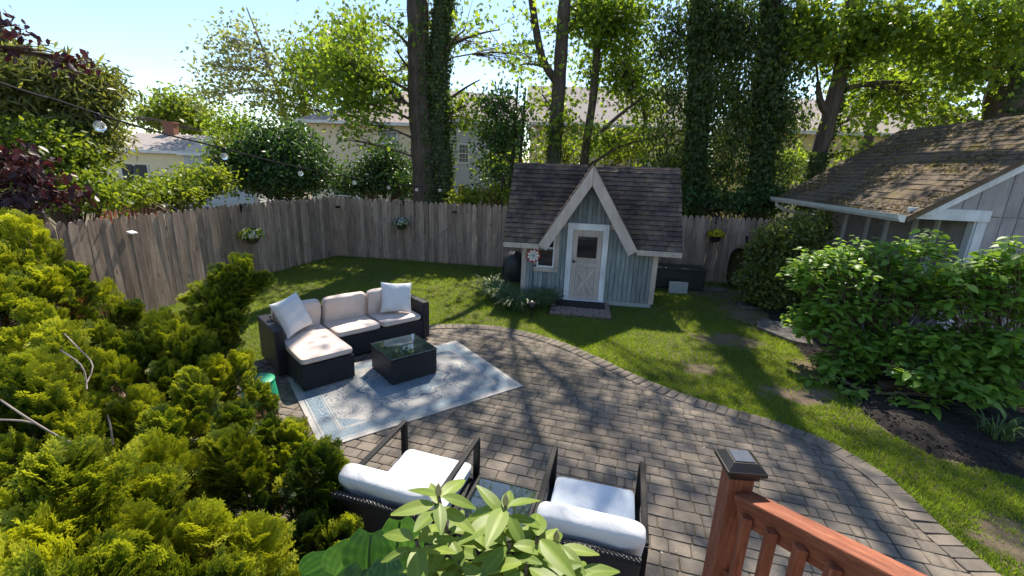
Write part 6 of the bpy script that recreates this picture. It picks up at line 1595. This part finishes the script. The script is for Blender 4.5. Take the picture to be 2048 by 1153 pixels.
# rhododendron close to the lens -----------------------------------------------------------
M['rhodo'] = mat_leaf('rhododendron_leaf', (0.13, 0.20, 0.035), (0.30, 0.38, 0.075), 0.35, rough=.45, tcol=(1.3, 1.3, .5), spec=.3)
M['bud'] = mat_simple('rhododendron_bud', (0.42, 0.36, 0.16), .6, (0.34, 0.27, 0.12), 20)
RL = [leaf_mesh('leaf', .130, .050, .18, c, 3, 8, seed=i, mat=M['rhodo']) for i, c in enumerate((.10, .18, .28, .15, .34, .06, .22, .12))]
rh = empty('rhododendron', (0.02, .92, 0)); tag(rh, 'yellow green rhododendron with pointed buds in the bottom foreground', 'rhododendron'); ro_ = Vector((0.02, .92, 0))
WH = [(877, 992, 1.20, 8, 1), (1011, 1012, 1.24, 8, 1), (832, 1080, 1.16, 6, 0), (899, 1064, 1.22, 7, 0), (1019, 1084, 1.18, 8, 0), (1075, 1074, 1.20, 8, 0), (1112, 1084, 1.24, 7, 1), (1053, 1127, 1.14, 8, 0), (918, 1124, 1.16, 7, 0), (960, 1110, 1.26, 7, 0), (888, 1160, 1.12, 7, 0), (1000, 1165, 1.12, 8, 0), (1110, 1165, 1.14, 7, 0), (1150, 1150, 1.2, 6, 0)]
stems = Cloud()
for (px, py, k, n, bud) in WH:
    c = AK(px, py, k) - ro_; lean = Vector((U(-.15, .15), -.12 + U(-.1, .1), 1)).normalized()
    stems.tube(bend((c.x * .25, c.y * .3, max(.2, c.z - .75)), tuple(c), -.05, 6, .05), np.linspace(.010, .005, 6), 6)
    stems.tube([(0, 0, -.03), (c.x * .25, c.y * .3, max(.2, c.z - .75))], [.016, .011], 6)
    a0_ = U(0, 6)
    for j in range(n):
        a = a0_ + j * 2.399; el = U(-.4, .15) + (.35 if j > n - 2 else -.05); d = Vector((math.cos(a) * math.cos(el), math.sin(a) * math.cos(el), math.sin(el) + .05))
        place_leaf(random.choice(RL), rh, c + d * .012 + Vector((0, 0, -.006 * j)), d, (U(-.2, .2), U(-.2, .2), 1), U(.72, 1.12) * (.85 if j > n - 3 else 1))
    if bud: MB().lathe([(.002, 0), (.007, .004), (.0095, .014), (.007, .028), (.0, .042)], 10, c=tuple(c)).build('bud', M['bud'], rh, smooth=True)
stems.build('stems', M['twig'], rh, kind='stuff', smooth=True, tint=False)
# hosta ------------------------------------------------------------------------
M['hosta'] = mat_leaf('hosta_leaf', (0.025, 0.075, 0.022), (0.095, 0.20, 0.055), 0.35, rough=.5, tcol=(1.3, 1.5, .6))
HL = [leaf_mesh('leaf', .21, .185, .18, c, 6, 16, heart=True, ripple=.011, seed=i, mat=M['hosta']) for i, c in enumerate((.2, .3, .12))]
ho = empty('hosta', (-.52, 1.45, 0)); tag(ho, 'dark green hosta with big ribbed leaves beside the rhododendron', 'hosta'); hs = Cloud(); h0 = Vector((-.52, 1.45, 0))
for (px, py, k, dx, dy, dz, s, v) in ((742, 1068, 1.62, -.10, -.25, -1, 1.0, 0), (800, 1042, 1.74, .15, -.1, -1, .95, 2), (822, 1100, 1.60, .35, -.3, -.9, .8, 1), (706, 1092, 1.68, -.45, -.2, -.9, .9, 1), (665, 1118, 1.78, -.8, -.1, -.6, .85, 0), (775, 1128, 1.52, .1, -.6, -.7, .85, 1), (725, 1140, 1.54, -.3, -.5, -.7, .85, 0), (840, 1150, 1.6, .6, -.3, -.5, .8, 1)):
    c = AK(px, py, k) - h0; d = Vector((dx, dy, dz)); 
    place_leaf(HL[v], ho, c, d, Vector((-dx * .6 + .05, -1.0, .55)), s); hs.tube(bend((0, 0, 0), tuple(c), .02, 5, .02), np.linspace(.009, .005, 5), 6)
hs.build('stalks', M['hosta'], ho, kind='stuff', smooth=True)
# hydrangeas -----------------------------------------------------------------------
HY = [leaf_mesh('leaf', .125, .076, .22, c, 1, 4, seed=i, mat=M['hydrangea']) for i, c in enumerate((.12, .25, .35, .2, .3, .15, .22))]
HYT = (np.array([[0, 0, 0], [.30, .35, .06], [.2, .72, 0], [0, 1, -.16], [-.2, .72, 0], [-.30, .35, .06], [0, .5, -.02]]), np.array([[0, 1, 2, 6], [6, 2, 3, 4], [0, 6, 4, 5]]))
def hydrangea(label, base, blobs, nobj, seed, dens=1.0):
    r = empty('hydrangea', (base[0], base[1], .04)); tag(r, label, 'shrub', 'leafy shrubs in the mulch bed'); rg = np.random.default_rng(seed); org = np.array([base[0], base[1], .04]); stc_ = Cloud(); cl = Cloud(); cand = []
    for (c, rr, nt, _) in blobs:
        c = np.array(tuple(c)); nt = int(nt * dens); d = unit(rg.normal(size=(nt, 3))); d[:, 2] = np.where(d[:, 2] < -.3, -d[:, 2] * .5, d[:, 2]); P = c + d * (rg.random(nt) ** .4)[:, None] * np.array(rr)
        P[:, 2] = np.maximum(P[:, 2], .12)
        for p in P:
            q = p - org
            if rg.random() < .10: stc_.tube(bend((q[0] * .12, q[1] * .12, .02), q, .10, 6, .06), np.linspace(.009, .004, 6), 5)
            else: stc_.tube(bend(q * .7 + rg.normal(0, .05, 3), q, .05, 4, .04), np.linspace(.005, .003, 4), 4)
            out = np.array([q[0], q[1], 0]); out /= np.linalg.norm(out) + .1; a0 = rg.uniform(0, 6)
            for j in range(rg.integers(5, 9)):
                a = a0 + j * 2.0 + rg.normal(0, .2); el = rg.uniform(-.45, .35); dd = np.array([math.cos(a) * math.cos(el), math.sin(a) * math.cos(el), math.sin(el)]) + out * .25
                pos = q + np.array([0, 0, -.018 * j]) + dd * .015; s = rg.uniform(.6, 1.2); w = org + pos
                px, py, k = proj(w); front = float(np.dot(d[0] * 0 + (p - c) / np.array(rr), -np.array(w - np.array([0, 0, CAM_H])) / np.linalg.norm(w - np.array([0, 0, CAM_H]))))
                cand.append((s / k * (1 + .6 * front) if 0 < px < 2048 and 0 < py < 1153 else 0, pos, dd, s))
    cand.sort(key=lambda t: -t[0])
    for i, (sc, pos, dd, s) in enumerate(cand[:nobj]): place_leaf(random.choice(HY), r, pos, dd, (U(-.4, .4), U(-.5, .3), 1), s)
    rest_ = cand[nobj:]; n = len(rest_)
    if n:
        V, Fc, T = scatter(HYT[0], HYT[1], np.array([t[1] for t in rest_]), np.array([t[2] for t in rest_]), np.array([0, 0, 1.0]) + rg.normal(0, .35, (n, 3)), np.array([t[3] for t in rest_])[:, None] * np.full(3, .12), np.clip(rg.normal(.5, .22, n), 0, 1)); cl.add(V, Fc, T); cl.build('leaf', M['hydrangea'], r, kind='stuff')
    stc_.build('stems', M['twig'], r, kind='stuff', smooth=True, tint=False)
hydrangea('wide leafy green hydrangea shrub in front of the shed', (5.15, 5.75), [B(1720, 520, 6.2, 90, 50, .4, 40, 1), B(1860, 600, 5.8, 70, 70, .4, 60, 1), B(1690, 560, 6.1, 110, 70, .5, 70, 1), B(1640, 650, 5.9, 70, 50, .4, 50, 1), B(1790, 580, 5.9, 90, 80, .5, 80, 1), B(1840, 500, 6.0, 60, 45, .4, 26, 1), B(1760, 690, 5.6, 100, 45, .4, 90, 1), B(1630, 560, 6.2, 60, 80, .4, 50, 1), B(1700, 620, 5.9, 110, 60, .4, 90, 1), B(1690, 730, 5.5, 60, 25, .3, 40, 1)], 300, 3, 1.5)
hydrangea('leafy green hydrangea at the right edge, nearer than its neighbour', (6.1, 5.0), [B(1960, 600, 5.2, 90, 75, .45, 110, 1), B(2030, 540, 5.1, 60, 70, .4, 50, 1), B(1900, 690, 5.1, 95, 50, .4, 100, 1), B(1980, 720, 4.9, 80, 50, .4, 90, 1), B(1960, 775, 4.6, 90, 28, .3, 50, 1), B(1850, 745, 4.9, 60, 30, .3, 40, 1), B(2020, 690, 4.8, 60, 60, .4, 48, 1), B(1900, 560, 5.3, 60, 60, .4, 36, 1)], 300, 4, 1.5)
hydrangea('low young leafy plant at the front of the mulch bed', (4.45, 5.0), [B(1720, 790, 5.0, 50, 18, .2, 8, 1), B(1840, 800, 4.75, 60, 22, .25, 12, 1), B(1650, 770, 5.3, 40, 14, .2, 6, 1)], 60, 5)
# nandina -------------------------------------------------------------------------
shrub('nandina', 'fine leaved bronze green nandina shrub beside the shed gutter', [B(1570, 500, 9.0, 70, 60, .5, 260, 22), B(1530, 560, 8.8, 60, 50, .45, 170, 22), B(1600, 460, 9.1, 40, 30, .35, 90, 20), B(1600, 560, 8.8, 50, 60, .4, 130, 22), B(1550, 610, 8.6, 35, 25, .3, 50, 18), B(1640, 450, 9.2, 30, 30, .3, 40, 18)], 'nandina', tmpl=LEAF4, size=.085, spread=.09, group=None, base=(5.75, 8.9), droop=.6, flat=1.2, tint=(.5, .3))
# liriope by the playhouse -----------------------------------------------------------
def liriope(c, r, n, label):
    e = empty('liriope', (c[0], c[1], 0)); tag(e, label, 'grass plant', 'strappy grass plants before the playhouse'); cl = Cloud()
    for i in range(n):
        a, rr = U(0, 6.283), r * .45 * math.sqrt(random.random()); x, y_ = rr * math.cos(a), rr * math.sin(a); b = U(0, 6.283) if random.random() < .3 else a + U(-.6, .6)
        L = U(.36, .62); h = L * U(.55, .8); w = U(.006, .011); t = np.linspace(0, 1, 6); q = .7 * L * U(.5, 1.1)
        cx, cy, cz = x + math.cos(b) * q * t ** 1.4, y_ + math.sin(b) * q * t ** 1.4, h * (1.9 * t - 1.25 * t * t); ww = w * (1 - t ** 3 * .95)
        nx, ny = -math.sin(b), math.cos(b); V = np.concatenate([np.c_[cx + nx * ww, cy + ny * ww, cz], np.c_[cx - nx * ww, cy - ny * ww, cz]])
        k = np.arange(5); cl.add(V, np.stack([k, k + 1, k + 7, k + 6], 1), np.clip(random.gauss(.45, .25), 0, 1))
    cl.build('blades', M['liriope'], e, kind='stuff')
for (px, py, r, n, lab) in ((1000, 602, .48, 560, 'clump of strappy liriope at the left playhouse corner'), (1040, 620, .52, 620, 'clump of strappy liriope around the solar lantern'), (1085, 612, .42, 400, 'clump of strappy liriope nearest the playhouse door'), (985, 585, .34, 220, 'strappy liriope clump before the covered grill')):
    c = G(px, py); liriope((c.x, c.y), r, n, lab)
c = G(1990, 880); liriope((c.x, c.y), .3, 50, 'thin grassy tuft in the dark mulch at the right')
